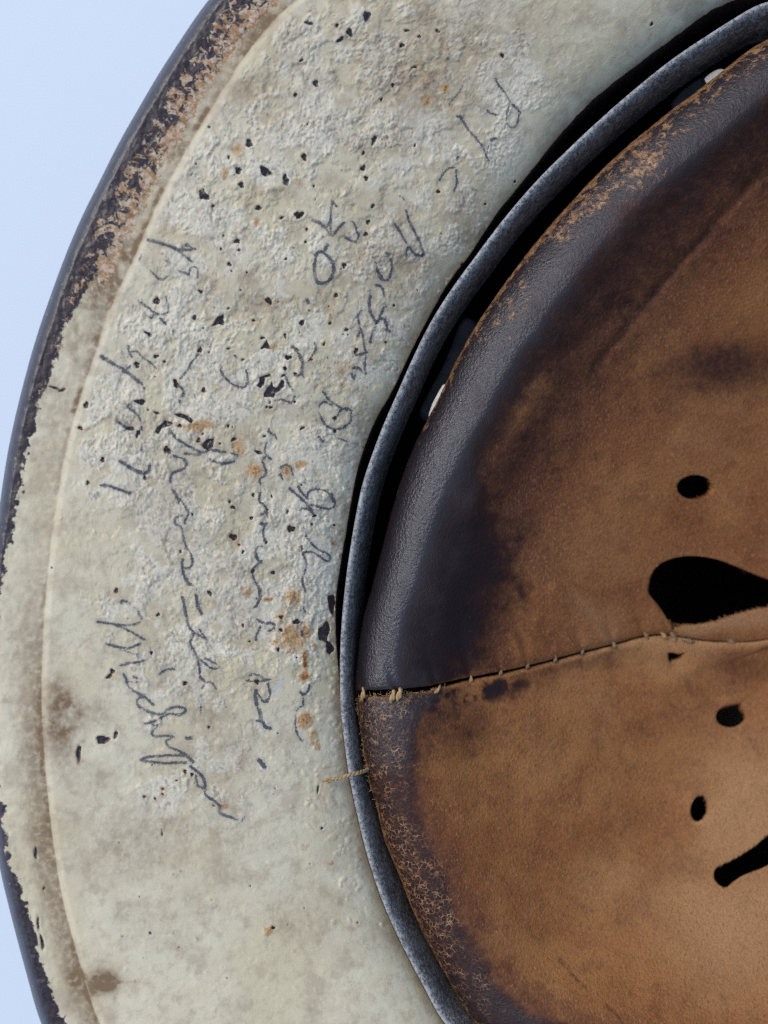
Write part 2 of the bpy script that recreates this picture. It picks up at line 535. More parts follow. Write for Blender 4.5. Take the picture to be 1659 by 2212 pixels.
# ------------------------------------------------------------------ shell
TH = angles(121.0, 263.0, 0.0985, 1.6)
NTH = len(TH)
ct, st_ = np.cos(TH)[:, None], np.sin(TH)[:, None]
ro, rc, ri = R_out(TH)[:, None], R_cre(TH)[:, None], R_inn(TH)[:, None]
W = ro - rc
n_rim, n_flare = 58, 300
a = np.linspace(0, 1, n_rim)[None, :]
d_rim = a ** 1.15 * W
zr = np.interp((a ** 1.15 + 0 * W).ravel(), [0, .02, .06, .11, .17, .30, .50, .75, .90, 1.0],
               [-3.0, -1.9, -.85, -.22, 0, -.14, -.48, -.92, -1.16, -1.25]).reshape(NTH, n_rim)
t = np.linspace(0, 1, n_flare + 1)[None, 1:]
t = t + 0 * ri
L = rc - ri
qf = t * L
step = 0.34 * sst(0, 16, qf) - 0.10 * sst(12, 60, qf)
zf = -1.25 + step - 20.0 * (0.62 * t ** 1.15 + 0.20 * t ** 3 + 0.18 * t ** 14)
RR = np.concatenate([ro - d_rim, rc - qf], 1)
ZZ = np.concatenate([zr, zf], 1)
PX = HX + RR * ct
PY = HY + RR * st_
NC = PX.shape[1]
px, py = PX.ravel(), PY.ravel()
inframe = (px > -60) & (px < 1720) & (py > -60) & (py < 2270)
dcre = (RR - rc).ravel()          # >0 on the rim side of the crease
dout = (ro - RR).ravel()
dinn = (RR - ri).ravel()
on_flare = dcre < 0

# --- relief fields
def blob(x, y, rx, ry, rot=0.0, soft=1.0):
    c_, s_ = math.cos(rot), math.sin(rot)
    u = ((px - x) * c_ + (py - y) * s_) / rx
    v = (-(px - x) * s_ + (py - y) * c_) / ry
    return np.exp(-0.5 * (u * u + v * v) ** soft)


flaky = np.clip(1.0 * blob(560, 750, 230, 420) + 0.9 * blob(700, 350, 200, 260) + 0.8 * blob(620, 1180, 130, 240)
                + 0.8 * blob(420, 920, 160, 200) + 0.6 * blob(900, 120, 200, 120) + 0.55 * blob(430, 1330, 110, 160) + 0.35 * blob(430, 1680, 120, 90), 0, 1)
flaky *= sst(-5, -45, dcre)
low = fbm(px, py, 85, 4, 1)
wpx = px + 10 * (fbm(px, py, 15, 3, 3) - .5)
wpy = py + 10 * (fbm(px, py, 15, 3, 4) - .5)
plates = fbm(wpx, wpy, 46, 6, 5, 0.60)
pl2 = fbm(wpx, wpy, 24, 5, 8, 0.62)
crustm = sst(0.503, 0.555, low * 0.5 + fbm(wpx, wpy, 34, 5, 9, .6) * 0.5 + 0.10 * (flaky - 0.62)) * sst(.08, .35, flaky)
wor = worley(wpx, wpy, 11, 2)
wor2 = worley(wpx, wpy, 6.5, 4)
fine = fbm(px, py, 7, 3, 13)
bil = np.abs(2 * fbm(wpx, wpy, 15, 3, 14, .6) - 1)
z_rel = 0.0
for lv in (0.455, 0.53):
    z_rel = z_rel + 0.15 * sst(lv, lv + 0.010, plates + 0.02 * (fine - .5)) * (0.22 + 0.78 * flaky)
z_rel = z_rel + 0.11 * sst(.53, .542, pl2) * flaky * sst(.42, .56, fbm(px, py, 110, 3, 23))
cr = 0.20 * sst(0.85, 0.15, wor) * sst(.3, .6, fine) + 0.16 * sst(0.7, 0.1, wor2) + 0.22 * (1 - sst(0, .35, bil)) * .8 + 0.14 * (fine - .5)
z_rel = z_rel + crustm * cr * (0.26 + 0.56 * sst(.42, .64, fbm(px, py, 75, 3, 19)))
z_rel = z_rel + flaky * 0.07 * (1 - sst(0, .22, np.abs(2 * pl2 - 1))) * sst(.46, .58, fbm(px, py, 60, 3, 21))
cav = sst(0.20, 0.04, cr) * crustm * sst(.42, .6, fbm(px, py, 40, 3, 22))
cav = np.maximum(cav, .8 * np.exp(-((plates - .452) / .004) ** 2) * flaky)
cav = np.maximum(cav, .7 * np.exp(-((pl2 - .517) / .006) ** 2) * flaky * sst(.45, .6, low))
z_rel = z_rel + 0.09 * (fbm(px, py, 120, 3, 31) - 0.5) + 0.035 * (fbm(px, py, 22, 3, 33) - .5)
# dents and crumbs in the rim gutter
z_rel = z_rel + np.where(on_flare, 0, 0.25 * (fbm(px, py, 18, 4, 41) - 0.5))
# blisters
blz = np.zeros(len(px))
brng = np.random.default_rng(5)


def add_blister(x, y, r, h, asp=1.0):
    idx = np.nonzero((abs(px - x) < 3 * r) & (abs(py - y) < 3 * r))[0]
    if len(idx) == 0:
        return
    rot = brng.random() * 3.14
    u = ((px[idx] - x) * math.cos(rot) + (py[idx] - y) * math.sin(rot)) / (r * asp)
    v = (-(px[idx] - x) * math.sin(rot) + (py[idx] - y) * math.cos(rot)) / r
    q = u * u + v * v
    blz[idx] = np.maximum(blz[idx], h * np.clip(1 - q, 0, 1) ** 0.6)


for _ in range(230):
    y = brng.uniform(1000, 2000)
    a_ = math.atan2(y - HY, -1100)
    add_blister(HX + float(R_inn(np.array([math.pi - math.asin(np.clip((y - HY) / 1200, -1, 1))]))[0]) * math.cos(math.pi - math.asin((y - HY) / 1200)) - brng.gamma(2.0, 24), y,
                brng.uniform(2.5, 7.5), brng.uniform(.10, .30), brng.uniform(.8, 1.8))
for _ in range(420):
    add_blister(brng.normal(560, 190), brng.normal(900, 420), brng.uniform(2.5, 6.5), brng.uniform(.06, .22), brng.uniform(.8, 1.7))
for _ in range(110):
    add_blister(brng.uniform(250, 720), brng.uniform(1650, 2200), brng.uniform(2, 5), brng.uniform(.04, .10), brng.uniform(.8, 2))
z_rel = z_rel + blz * np.where(on_flare, 1, 0)

# --- chips down to the steel
chip = np.full(len(px), 30.0)


def add_chip_ellipse(x, y, rx, ry, rot=None):
    R_ = max(rx, ry) + 14
    idx = np.nonzero((abs(px - x) < R_) & (abs(py - y) < R_))[0]
    if len(idx) == 0:
        return
    rot = brng.uniform(-.6, .6) if rot is None else rot
    dx, dy = px[idx] - x, py[idx] - y
    u = (dx * math.cos(rot) + dy * math.sin(rot)) / rx
    v = (-dx * math.sin(rot) + dy * math.cos(rot)) / ry
    p1, p2, p3 = brng.uniform(0, 6.3, 3)
    an = np.arctan2(v, u)
    wob = 1 + 0.16 * np.sin(2 * an + p1) + 0.14 * np.sin(3 * an + p2) + 0.08 * np.sin(5 * an + p3)
    chip[idx] = np.minimum(chip[idx], (np.hypot(u, v) - wob) * min(rx, ry))


def add_chip_poly(poly):
    poly = np.asarray(poly, float)
    idx = np.nonzero((px > poly[:, 0].min() - 14) & (px < poly[:, 0].max() + 14) & (py > poly[:, 1].min() - 14) & (py < poly[:, 1].max() + 14))[0]
    if len(idx):
        chip[idx] = np.minimum(chip[idx], poly_sdf(px[idx], py[idx], poly))


CHIPS = [(440, 422, 9, 13), (538, 310, 8, 8), (515, 368, 8, 7), (573, 370, 13, 9), (617, 389, 7, 11), (521, 399, 6.5, 6.5), (657, 339, 6, 8),
         (682, 180, 5.5, 9), (638, 204, 4, 4), (792, 35, 8, 12), (728, 55, 4, 4), (667, 50, 10, 3.5), (652, 130, 5, 3), (808, 302, 5, 11, .5),
         (785, 331, 4, 4), (784, 363, 6, 6), (791, 385, 5, 5), (558, 449, 7, 5), (609, 470, 7, 3, -.5), (646, 464, 10, 8), (512, 521, 6, 6),
         (478, 538, 3, 4), (516, 540, 4, 3), (795, 480, 5, 5), (790, 506, 5, 4.5), (494, 340, 3.5, 3.5), (823, 215, 3, 4), (608, 10, 5, 4),
         (663, 495, 3, 4), (755, 70, 11, 6, .9), (735, 85, 10, 4, -.5), (868, 98, 5, 5), (945, 67, 5, 4), (905, 79, 4, 4), (878, 66, 5, 3), (1085, 120, 4, 5), (968, 127, 3, 2),
         (1408, 52, 4, 4), (895, 145, 6, 3), (848, 184, 4, 4), (896, 314, 3, 3), (1048, 441, 3, 3), (1112, 392, 3, 3), (947, 414, 4, 4),
         (338, 650, 6, 9), (433, 630, 7, 3.5, .5), (420, 686, 5, 5), (320, 721, 9, 4, .4), (432, 756, 5, 7), (580, 650, 9, 6, .4),
         (652, 697, 7, 5), (548, 692, 4, 3), (567, 730, 6, 3), (616, 725, 3.5, 5), (713, 698, 3, 4), (726, 638, 4, 5), (748, 712, 5, 3), (700, 743, 3, 4),
         (622, 772, 7, 5.5), (525, 777, 4, 3, -.7), (337, 770, 6, 4, -.6), (296, 788, 7, 6), (355, 781, 3.5, 3), (380, 829, 6, 9, -.4), (440, 843, 4, 6, .4),
         (186, 875, 6, 7), (303, 868, 13, 6, -.1), (320, 885, 3, 2.5), (338, 892, 7, 3), (174, 925, 6, 4), (282, 926, 9, 5, .2), (298, 937, 5, 8),
         (558, 977, 9, 3.5), (505, 949, 6, 4, -.5), (653, 925, 5, 3, -.5), (638, 807, 3.5, 3), (612, 811, 5, 3, -.5), (615, 795, 2, 4), (637, 868, 3, 3),
         (584, 880, 4, 3), (583, 869, 3, 2.5), (571, 942, 4, 3), (547, 1069, 4, 4), (503, 1096, 5, 4.5), (587, 1072, 2, 3), (621, 1105, 3, 5), (543, 1119, 4.5, 3, -.5),
         (504, 1160, 8, 7), (517, 1177, 3, 3), (525, 1192, 3, 4, .5), (575, 1172, 3.5, 3.5), (546, 1234, 3.5, 6, .5), (590, 1237, 5, 4), (674, 1132, 4, 3), (679, 1114, 5, 2.5, -.4),
         (769, 758, 5, 6), (429, 951, 5, 5), (361, 972, 6, 10), (388, 920, 5, 4), (493, 920, 2.5, 4), (190, 1043, 5, 4), (313, 1032, 4, 5),
         (251, 1276, 5, 5.5, .5), (243, 1450, 5, 6), (236, 1461, 7, 5, -.4), (400, 1476, 6, 4), (342, 1328, 4.5, 3.5), (170, 1628, 5, 19), (222, 1598, 13, 10), (250, 1587, 4, 9),
         (327, 1411, 3, 5), (453, 1281, 4, 7), (555, 1473, 5, 6), (525, 1351, 3, 4.5), (607, 1333, 5, 4), (607, 1361, 4, 4), (640, 1343, 7, 6), (601, 1403, 4, 4),
         (452, 1571, 3, 4), (415, 1111, 3, 3), (390, 1191, 3, 4), (400, 1667, 4, 5), (415, 1673, 4, 4), (352, 1704, 3.5, 3), (352, 1716, 3, 2.5), (312, 1721, 4, 3), (335, 1725, 3, 3),
         (382, 1686, 2.5, 3), (350, 1799, 2, 6), (325, 2016, 3, 3), (77, 1844, 4, 12), (95, 1919, 3, 4), (82, 1994, 3, 15, -.1), (91, 2036, 4, 16, -.1), (133, 843, 8, 4),
         (118, 838, 14, 2.5, .35), (590, 2004, 4, 4), (687, 1704, 2.5, 9), (695, 1789, 3, 3), (462, 1740, 4, 2), (700, 1366, 12, 21), (716, 1303, 9, 18), (712, 1400, 8, 14), (1000, 573, 6, 5), (640, 1420, 2, 2)]
for cdef in CHIPS:
    add_chip_ellipse(*cdef)
for poly in ([(460, 700), (470, 684), (483, 679), (484, 703), (472, 700), (455, 706)],
             [(560, 756), (569, 744), (576, 734), (583, 750), (587, 755), (574, 752)],
             [(560, 814), (572, 810), (585, 807), (584, 813), (573, 816), (571, 830), (563, 839), (554, 833), (561, 824)],
             [(586.5, 824), (591, 835.5), (598, 838), (608, 820), (615, 824), (614, 835), (603, 846), (597, 848), (591, 859), (583, 857), (570, 858), (570, 849), (575, 843), (576, 837), (584, 832)],
             [(335, 933), (339, 922), (353, 912), (357, 908), (374, 913), (369, 920), (350, 925), (343, 938)],
             [(372.5, 894), (390, 892.5), (406, 898), (419, 909), (413, 915), (399, 905), (383, 899.5)],
             [(434, 962), (448, 948), (463, 947), (460, 966), (450, 974), (440, 968)]):
    add_chip_poly(poly)
for _ in range(90):
    s_ = brng.gamma(1.8, 0.75) + 0.9
    add_chip_ellipse(brng.normal(610, 160), brng.normal(780, 340), s_ * brng.uniform(.7, 1.5), s_)
for _ in range(40):
    s_ = brng.uniform(0.8, 1.7)
    add_chip_ellipse(brng.uniform(230, 700), brng.uniform(1300, 2150), s_, s_)
chip = np.where(on_flare | (py > 700), chip, 30)
edge_lift = 0.07 * np.exp(-0.5 * ((chip - 3) / 2.2) ** 2)
z_rel = z_rel - 0.30 * sst(1.2, -1.8, chip) + edge_lift

# --- pencil
PEN = []


def strokes(x0, y0, k, lst):
    for e in lst:
        w, pts = (e[0], e[1]) if isinstance(e[0], (int, float)) else (3.2, e)
        PEN.append((w, [(x0 + k * p[0], y0 + k * p[1]) for p in pts]))


strokes(166, 470, .2334, [
    (5.0, [(660, 210), (800, 245), (940, 295), (1000, 300)]), (3.8, [(940, 295), (1040, 300), (1095, 290)]), (2.2, [(1095, 290), (1040, 262), (975, 262)]), (3, [(940, 310), (1000, 355), (1065, 410)]), (2.4, [(1030, 240), (980, 265)]),
    (3.6, [(625, 435), (700, 510), (755, 565), (800, 570), (850, 535), (860, 460), (830, 400)]), (3.8, [(830, 400), (900, 450), (970, 500), (1040, 530)]), (2.4, [(1040, 530), (1050, 470), (1090, 455), (1120, 490), (1115, 560)]),
    (3, [(570, 770), (650, 830), (720, 880), (780, 895), (840, 880), (845, 800), (825, 730)]), (2.2, [(640, 900), (690, 930), (720, 890)]), (3.6, [(770, 930), (830, 990), (880, 1040), (910, 1110)]),
    (3, [(470, 1190), (490, 1240), (560, 1240), (600, 1280), (680, 1340), (730, 1390)]), (3, [(600, 345), (580, 390)])])
strokes(166, 746.6, .2334, [
    (5.2, [(225, 100), (340, 170)]), (4.2, [(340, 170), (410, 205), (470, 250)]), (5.2, [(430, 240), (470, 250), (540, 310), (630, 390)]), (3.2, [(610, 110), (680, 160), (740, 205)]),
    (3, [(495, 190), (440, 240)]), (3, [(480, 0), (480, 50), (510, 105)]), (3.4, [(1125, 80), (1050, 170), (1040, 210), (960, 300)]), (3.2, [(940, 370), (975, 400), (985, 450), (950, 520)]),
    (3.4, [(1460, 90), (1530, 170), (1570, 250), (1580, 340), (1530, 385), (1430, 350), (1370, 290), (1330, 240)]), (3, [(1330, 240), (1330, 170)]),
    (3.6, [(510, 530), (470, 570), (520, 605), (570, 650), (600, 720), (600, 780)]), (4, [(365, 690), (420, 735), (470, 760)]),
    (5.5, [(605, 960), (650, 1010), (675, 1080), (660, 1160), (610, 1180), (530, 1150), (400, 1070)]), (5, [(210, 1290), (300, 1300), (390, 1330), (490, 1365)]),
    (4, [(870, 790), (920, 855), (1000, 910), (1090, 960), (1170, 990), (1240, 965), (1330, 980), (1480, 1010)]), (4.4, [(1000, 1000), (1130, 1010), (1200, 1040), (1290, 1080), (1370, 1090), (1450, 1070)]),
    (3.8, [(850, 1010), (930, 1030), (1000, 1060), (1010, 1110), (960, 1150), (890, 1180), (865, 1230), (870, 1260)]), (3.6, [(885, 1330), (920, 1400), (950, 1460)])])
strokes(331.8, 995.6, .2667, [
    (3.6, [(155, 235), (200, 300), (265, 385), (280, 430), (255, 480), (255, 510)]), (3.4, [(235, 440), (175, 465), (175, 510), (225, 540), (240, 620), (260, 690), (300, 750), (315, 820), (290, 860), (240, 870)]),
    (4, [(240, 770), (230, 830), (240, 910), (265, 970), (330, 1030), (350, 1130), (390, 1240)]), (3.4, [(240, 1100), (250, 1240)]),
    (4, [(885, 10), (910, 80), (900, 120), (860, 150), (870, 230), (860, 270), (860, 330), (910, 380), (920, 480), (890, 560), (900, 650)]), (5, [(900, 420), (850, 460), (860, 500), (905, 520)]),
    (4, [(900, 680), (840, 700), (825, 750), (860, 820), (870, 810)]), (4.4, [(830, 990), (860, 1060), (850, 1140), (800, 1220)]), (3, [(860, 820), (800, 890), (825, 985)]),
    (4, [(1045, 40), (1020, 80), (1050, 160), (1110, 230), (1180, 290), (1250, 360), (1280, 410)]), (3.4, [(1045, 40), (1100, 40), (1135, 130)]), (4, [(1165, 180), (1180, 230), (1250, 310)]),
    (3.4, [(1250, 310), (1250, 260), (1300, 230), (1400, 245)]), (3.6, [(1440, 270), (1470, 350), (1420, 390), (1330, 370), (1260, 350)]), (2.6, [(1400, 245), (1440, 300), (1470, 350)]),
    (4, [(1170, 460), (1190, 390), (1250, 390), (1290, 420)]), (3.2, [(1190, 460), (1210, 530), (1240, 620), (1320, 710), (1420, 760), (1420, 810), (1380, 800), (1290, 740), (1210, 740), (1200, 690)]), (3, [(1205, 750), (1240, 840), (1205, 960), (1230, 1060)])])
strokes(608.4, 359.5, .2167, [
    (3.6, [(510, 345), (490, 480), (495, 690), (580, 600), (640, 545), (690, 540), (735, 590), (765, 680), (740, 745), (690, 740), (640, 710)]), (3.2, [(500, 345), (550, 400)]), (4.5, [(310, 540), (390, 570), (490, 680)]),
    (5, [(400, 600), (450, 600), (480, 560)]), (4.8, [(330, 890), (400, 850), (480, 920), (520, 1000), (500, 1100), (430, 1160), (360, 1160), (330, 1080), (330, 960), (350, 880)]), (5, [(250, 1330), (275, 1370)]),
    (5, [(460, 780), (430, 830)]),
    (4, [(1180, 290), (1180, 370), (1240, 440), (1270, 540), (1320, 640), (1370, 740), (1410, 850), (1400, 890), (1340, 880), (1280, 820), (1230, 740)]), (4, [(1125, 570), (1180, 650), (1215, 720)]), (3.4, [(1280, 770), (1250, 830), (1245, 900)]),
    (2.6, [(1180, 290), (1220, 340), (1240, 430)]), (4.2, [(930, 960), (960, 1040), (990, 1120), (1060, 1130), (1090, 1060), (1100, 980), (1070, 880), (1040, 860)]), (4.5, [(950, 1040), (1000, 1100)]),
    (3.8, [(870, 1240), (900, 1190), (970, 1190), (1010, 1230), (1020, 1270)]), (4, [(890, 1290), (875, 1350), (880, 1440), (920, 1510), (950, 1560), (1000, 1450), (1040, 1390)]), (4.5, [(950, 1540), (1020, 1520), (1050, 1600)]), (6, [(1045, 1625), (1070, 1640)]),
    (3.4, [(790, 1440), (760, 1490), (780, 1590), (810, 1690), (820, 1770), (840, 1850), (870, 1860)]), (4, [(930, 1600), (900, 1680), (880, 1750)]), (3.5, [(780, 1650), (760, 1690)]),
    (3.8, [(740, 1880), (790, 1870), (860, 1860), (840, 1930), (830, 2010), (840, 2070)]), (3.2, [(710, 2010), (770, 2010), (800, 2040)]), (3.6, [(690, 2060), (720, 2110), (740, 2080)]),
    (2.8, [(330, 1760), (340, 1810), (290, 1910)]), (4, [(110, 1800), (160, 1830)]), (3.6, [(180, 1900), (210, 1980), (180, 2080), (130, 2080)])])
strokes(497.7, 746.6, .225, [
    (3.4, [(890, 445), (950, 520), (1050, 590), (1160, 625)]), (3.4, [(970, 570), (900, 540), (855, 590), (870, 680), (920, 770), (1000, 800), (1080, 790), (1150, 730), (1160, 640)]), (3.2, [(1150, 610), (1080, 605), (1035, 660), (1000, 715)]),
    (5, [(860, 880), (880, 915)]), (3.2, [(610, 15), (640, 60), (690, 130), (690, 230), (700, 300)]), (2.4, [(830, 30), (790, 100), (740, 160)]), (3, [(530, 300), (560, 370), (600, 430)]), (3, [(430, 530), (500, 520), (580, 545), (615, 490)]),
    (3.6, [(330, 700), (340, 750), (375, 800), (430, 850), (460, 940)]), (5.5, [(370, 820), (420, 850)]), (4, [(320, 1090), (350, 1060), (390, 1090)]), (2, [(930, 110), (955, 210)]), (1.8, [(1030, 890), (1120, 920)]), (3, [(350, 940), (330, 1010), (350, 1060)])])
strokes(912.6, 138.3, .1667, [
    (3.0, [(950, 180), (970, 250), (1060, 360), (1140, 490), (1270, 630)]), (2.9, [(1130, 500), (1105, 600), (1085, 720), (1110, 790), (1160, 820), (1210, 800), (1240, 720), (1250, 650)]), (2.8, [(840, 600), (870, 630), (950, 655)]),
    (4.2, [(490, 680), (560, 800), (620, 890), (680, 940)]), (3, [(450, 680), (490, 680)]), (3.2, [(680, 940), (740, 1020), (790, 1110), (860, 1260)]), (2.8, [(830, 1150), (860, 1060), (900, 980), (950, 965)]),
    (2.8, [(220, 1500), (270, 1420), (330, 1360), (410, 1340)]), (2.8, [(440, 1370), (440, 1470), (450, 1530), (410, 1650)]), (3, [(460, 1200), (440, 1240)]), (1.2, [(640, 170), (540, 260), (440, 410), (340, 520)])])
strokes(166, 1244.5, .25, [
    (3.6, [(385, 230), (400, 210), (450, 230), (520, 300), (560, 370), (520, 410), (430, 425), (330, 415), (175, 395)]), (3.6, [(340, 420), (430, 460), (520, 510), (585, 550)]),
    (3.8, [(255, 585), (350, 610), (440, 625), (510, 600), (550, 585)]), (3.8, [(380, 770), (470, 750), (540, 740), (600, 725)]), (2.2, [(370, 630), (460, 660), (530, 680)]),
    (4.2, [(405, 850), (435, 910), (450, 960), (510, 1000), (580, 1040), (660, 1110)]), (2.8, [(430, 915), (530, 915)]), (3, [(490, 870), (570, 895)]),
    (4, [(580, 1040), (520, 1070), (540, 1130), (620, 1170), (730, 1195), (790, 1150), (860, 1130), (940, 1150), (890, 1200), (800, 1190), (730, 1220), (650, 1260), (585, 1275)]),
    (4, [(660, 1290), (700, 1290), (650, 1350), (680, 1385), (770, 1380), (830, 1390), (780, 1420), (790, 1470), (860, 1500), (930, 1540), (1010, 1610)]),
    (3.8, [(940, 1550), (800, 1550), (640, 1560), (555, 1585), (640, 1605), (780, 1615), (940, 1610)]), (5, [(900, 1530), (960, 1560), (1010, 1610)]),
    (4.4, [(980, 1640), (1040, 1690), (1090, 1740), (1110, 1830), (1110, 1890), (1200, 1950), (1240, 2000), (1230, 2040), (1290, 2070), (1390, 2110)]), (4, [(1030, 1720), (1040, 1800), (1090, 1830)]), (2.8, [(1400, 2140), (1455, 2080)]),
    (4, [(950, 20), (960, 70), (1010, 90), (1030, 160), (1040, 260), (1080, 330)]), (3.8, [(910, 180), (930, 260), (945, 340), (970, 440), (1010, 500), (980, 570), (1010, 640), (1040, 700), (1060, 790), (1070, 870), (1110, 920), (1080, 970)]),
    (3.2, [(1020, 490), (1090, 530), (1115, 540), (1060, 460)]), (3, [(1040, 700), (1110, 760), (1170, 800), (1230, 790), (1190, 750), (1110, 710)]), (3.2, [(1110, 920), (1160, 920), (1200, 970)]), (3.2, [(1075, 1030), (1070, 1170)]),
    (3.4, [(720, 840), (770, 805), (840, 805)]), (5.5, [(945, 1400), (985, 1398)])])
strokes(497.7, 1216.5, .2125, [
    (2.6, [(160, 1195), (200, 1140), (260, 1130), (330, 1165), (370, 1190), (270, 1200), (160, 1195)]), (2.8, [(340, 1190), (410, 1180)]), (6, [(265, 1290), (255, 1340), (270, 1440)]), (3.6, [(270, 1440), (290, 1540)]), (6.5, [(290, 1490), (310, 1590)]),
    (4, [(380, 1230), (405, 1330), (390, 1380), (340, 1410), (280, 1330)]), (3, [(230, 1670), (220, 1600), (290, 1605)]), (5.5, [(330, 1620), (350, 1660), (410, 1680)]), (2.8, [(290, 1605), (330, 1620)]), (6, [(290, 2005), (320, 2030), (345, 2070)]),
    (3.4, [(800, 1240), (790, 1300), (740, 1340), (710, 1310)]), (3, [(740, 1450), (690, 1480), (665, 1540), (660, 1640), (680, 1740), (720, 1800)]), (3, [(740, 1380), (740, 1440)]),
    (4.4, [(250, 540), (300, 590), (350, 610), (420, 610), (460, 650), (400, 690)]), (3.4, [(310, 640), (270, 720), (260, 780)]), (4, [(260, 200), (300, 260), (310, 330), (280, 400), (240, 470)]), (4, [(720, 600), (730, 740)]), (3, [(740, 450), (760, 500)])])
pencil = np.full(len(px), -12.0)
for w, pts in PEN:
    idx, d = line_dist(px, py, crspline(pts, 5), 16)
    if len(idx):
        pencil[idx] = np.maximum(pencil[idx], w * 0.70 - d)
pencil = np.maximum(pencil, -12)
# skips in the line where the paint has flaked since
pencil = pencil - 5.0 * sst(0.62, 0.72, fbm(px, py, 26, 3, 77)) * flaky

# --- rust
rust = np.zeros(len(px))
for x, y, rx, ry, s_ in [(515, 325, 9, 14, .75), (485, 375, 6, 9, .75), (642, 394, 5, 5, .7), (555, 480, 4, 7, .7), (965, 105, 6, 6, .5), (960, 190, 7, 8, .9), (920, 220, 6, 6, .9), (978, 235, 4, 4, .7), (925, 215, 14, 18, .35),
                         (920, 165, 70, 50, .20), (430, 920, 24, 9, .8), (515, 965, 12, 15, .8), (550, 1015, 14, 11, .95), (622, 1015, 11, 13, .8), (648, 1003, 12, 7, .7), (575, 660, 10, 12, .5), (590, 750, 6, 7, .65),
                         (742, 792, 15, 17, .42), (460, 1010, 8, 6, .6), (634, 1289, 13, 15, .72), (533, 1280, 8, 9, .6), (577, 1294, 8, 4, .8), (634, 1378, 22, 24, .80), (600, 1389, 9, 7, .7), (661, 1363, 10, 12, .8),
                         (680, 1397, 4, 7, .8), (659, 1425, 5, 18, 1.15), (658, 1461, 11, 8, 1.0), (658, 1556, 13, 13, 1.0), (676, 1590, 9, 14, .7), (685, 1614, 6, 7, .65), (606, 1335, 8, 12, .55), (720, 1174, 4, 4, .9),
                         (578, 2010, 8, 8, .75), (635, 2055, 4, 3, .6), (483, 1741, 7, 5, .85), (600, 1360, 50, 45, .18), (715, 1864, 4, 5, .6), (660, 1830, 8, 6, .4), (520, 1300, 60, 40, .12), (470, 840, 7, 6, .4), (560, 700, 10, 8, .4)]:
    g = blob(x, y, rx * 1.2, ry * 1.2, brng.uniform(-.4, .4), 1.5)
    rust = np.maximum(rust, s_ * 1.08 * g)
for _ in range(70):
    r_ = brng.uniform(1.5, 4)
    x, y = brng.normal(590, 130), brng.normal(860, 300)
    idx = np.nonzero((abs(px - x) < 4 * r_) & (abs(py - y) < 4 * r_))[0]
    rust[idx] = np.maximum(rust[idx], .6 * np.exp(-((px[idx] - x) ** 2 + (py[idx] - y) ** 2) / r_ ** 2))
rust = np.maximum(rust, .42 * np.exp(-(np.maximum(chip, 0) / 6.0) ** 2) * sst(.50, .60, fbm(px, py, 60, 3, 88)) * np.where(on_flare, 1, 0))
z_rel = z_rel + 0.16 * sst(.35, .7, rust) * np.where(on_flare, 1, 0) * (py > 1200)

# --- brown dirt, and gutter shade painted in
stain_shade = 0.05 + 0.20 * sst(.48, .72, fbm(px, py, 150, 5, 51)) + .03 * sst(700, 200, py) + .22 * sst(.55, .68, fbm(px, py, 48, 5, 52)) * flaky
for x, y, rx, ry, s_ in [(130, 1565, 32, 62, 1.1), (125, 1500, 25, 30, .6), (200, 1545, 36, 24, .65), (300, 1820, 55, 55, .5), (420, 1650, 60, 60, .14), (360, 1480, 60, 40, .14), (225, 2118, 34, 26, .5), (222, 2124, 17, 12, 1.5), (216, 2118, 34, 22, .6), (258, 2122, 26, 3, .6), (248, 2150, 5, 18, .5), (165, 2110, 13, 11, 2.2), (196, 2140, 7, 16, .9), (205, 2160, 12, 26, .35), (280, 1985, 40, 8, .2), (255, 1975, 10, 22, .28),
                         (930, 130, 130, 80, .30), (700, 120, 200, 130, .10), (1150, 60, 160, 60, .10), (870, 600, 40, 50, .35), (905, 560, 36, 40, .32), (990, 480, 30, 50, .25), (745, 800, 25, 20, .4), (820, 905, 14, 30, .5), (790, 980, 14, 40, .35), (1010, 400, 60, 40, .22), (1230, 190, 50, 30, .18),
                         (640, 1330, 50, 40, .15), (500, 1285, 70, 30, .22), (450, 1100, 90, 70, .16), (600, 90, 60, 60, .10), (140, 1690, 16, 14, .25), (520, 1560, 60, 70, .10), (260, 555, 18, 14, .5), (235, 640, 20, 40, .45), (205, 720, 15, 50, .45), (390, 290, 20, 50, .3)]:
    stain_shade = np.maximum(stain_shade, 0) + s_ * blob(x, y, rx, ry, 0, 1.3) * (0.55 + 0.9 * (fbm(px, py, 20, 3, 57) - .25))
# dirt lying in the gutter behind the rim, plus its concave shading painted in
gut = np.exp(-0.5 * ((dcre - 3) / 5.0) ** 2)
yy = py
stain_shade = stain_shade + gut * (1 - .65 * sst(800, 1000, yy)) * (0.22 + 0.75 * sst(.45, .6, fbm(px, py, 60, 3, 61)))
rimfrac = (dout / np.maximum((np.repeat(W, NC, 1)).ravel(), 1))
stain_shade = stain_shade + np.where(~on_flare, 1, 0) * (sst(1000, 1700, yy) * sst(.40, .85, rimfrac) * .55 + .16 * sst(.4, .8, rimfrac) + sst(1250, 500, yy) * sst(.3, .6, rimfrac) * (.10 + .45 * sst(.46, .62, fbm(px, py, 50, 4, 63))))
inner_dirt = np.exp(-np.clip(dinn, 0, 999) / 60.0) * sst(1300, 900, yy) * sst(.42, .6, fbm(px, py, 70, 4, 67))
stain_shade = np.clip(stain_shade + 0.30 * inner_dirt, 0, 1.2)

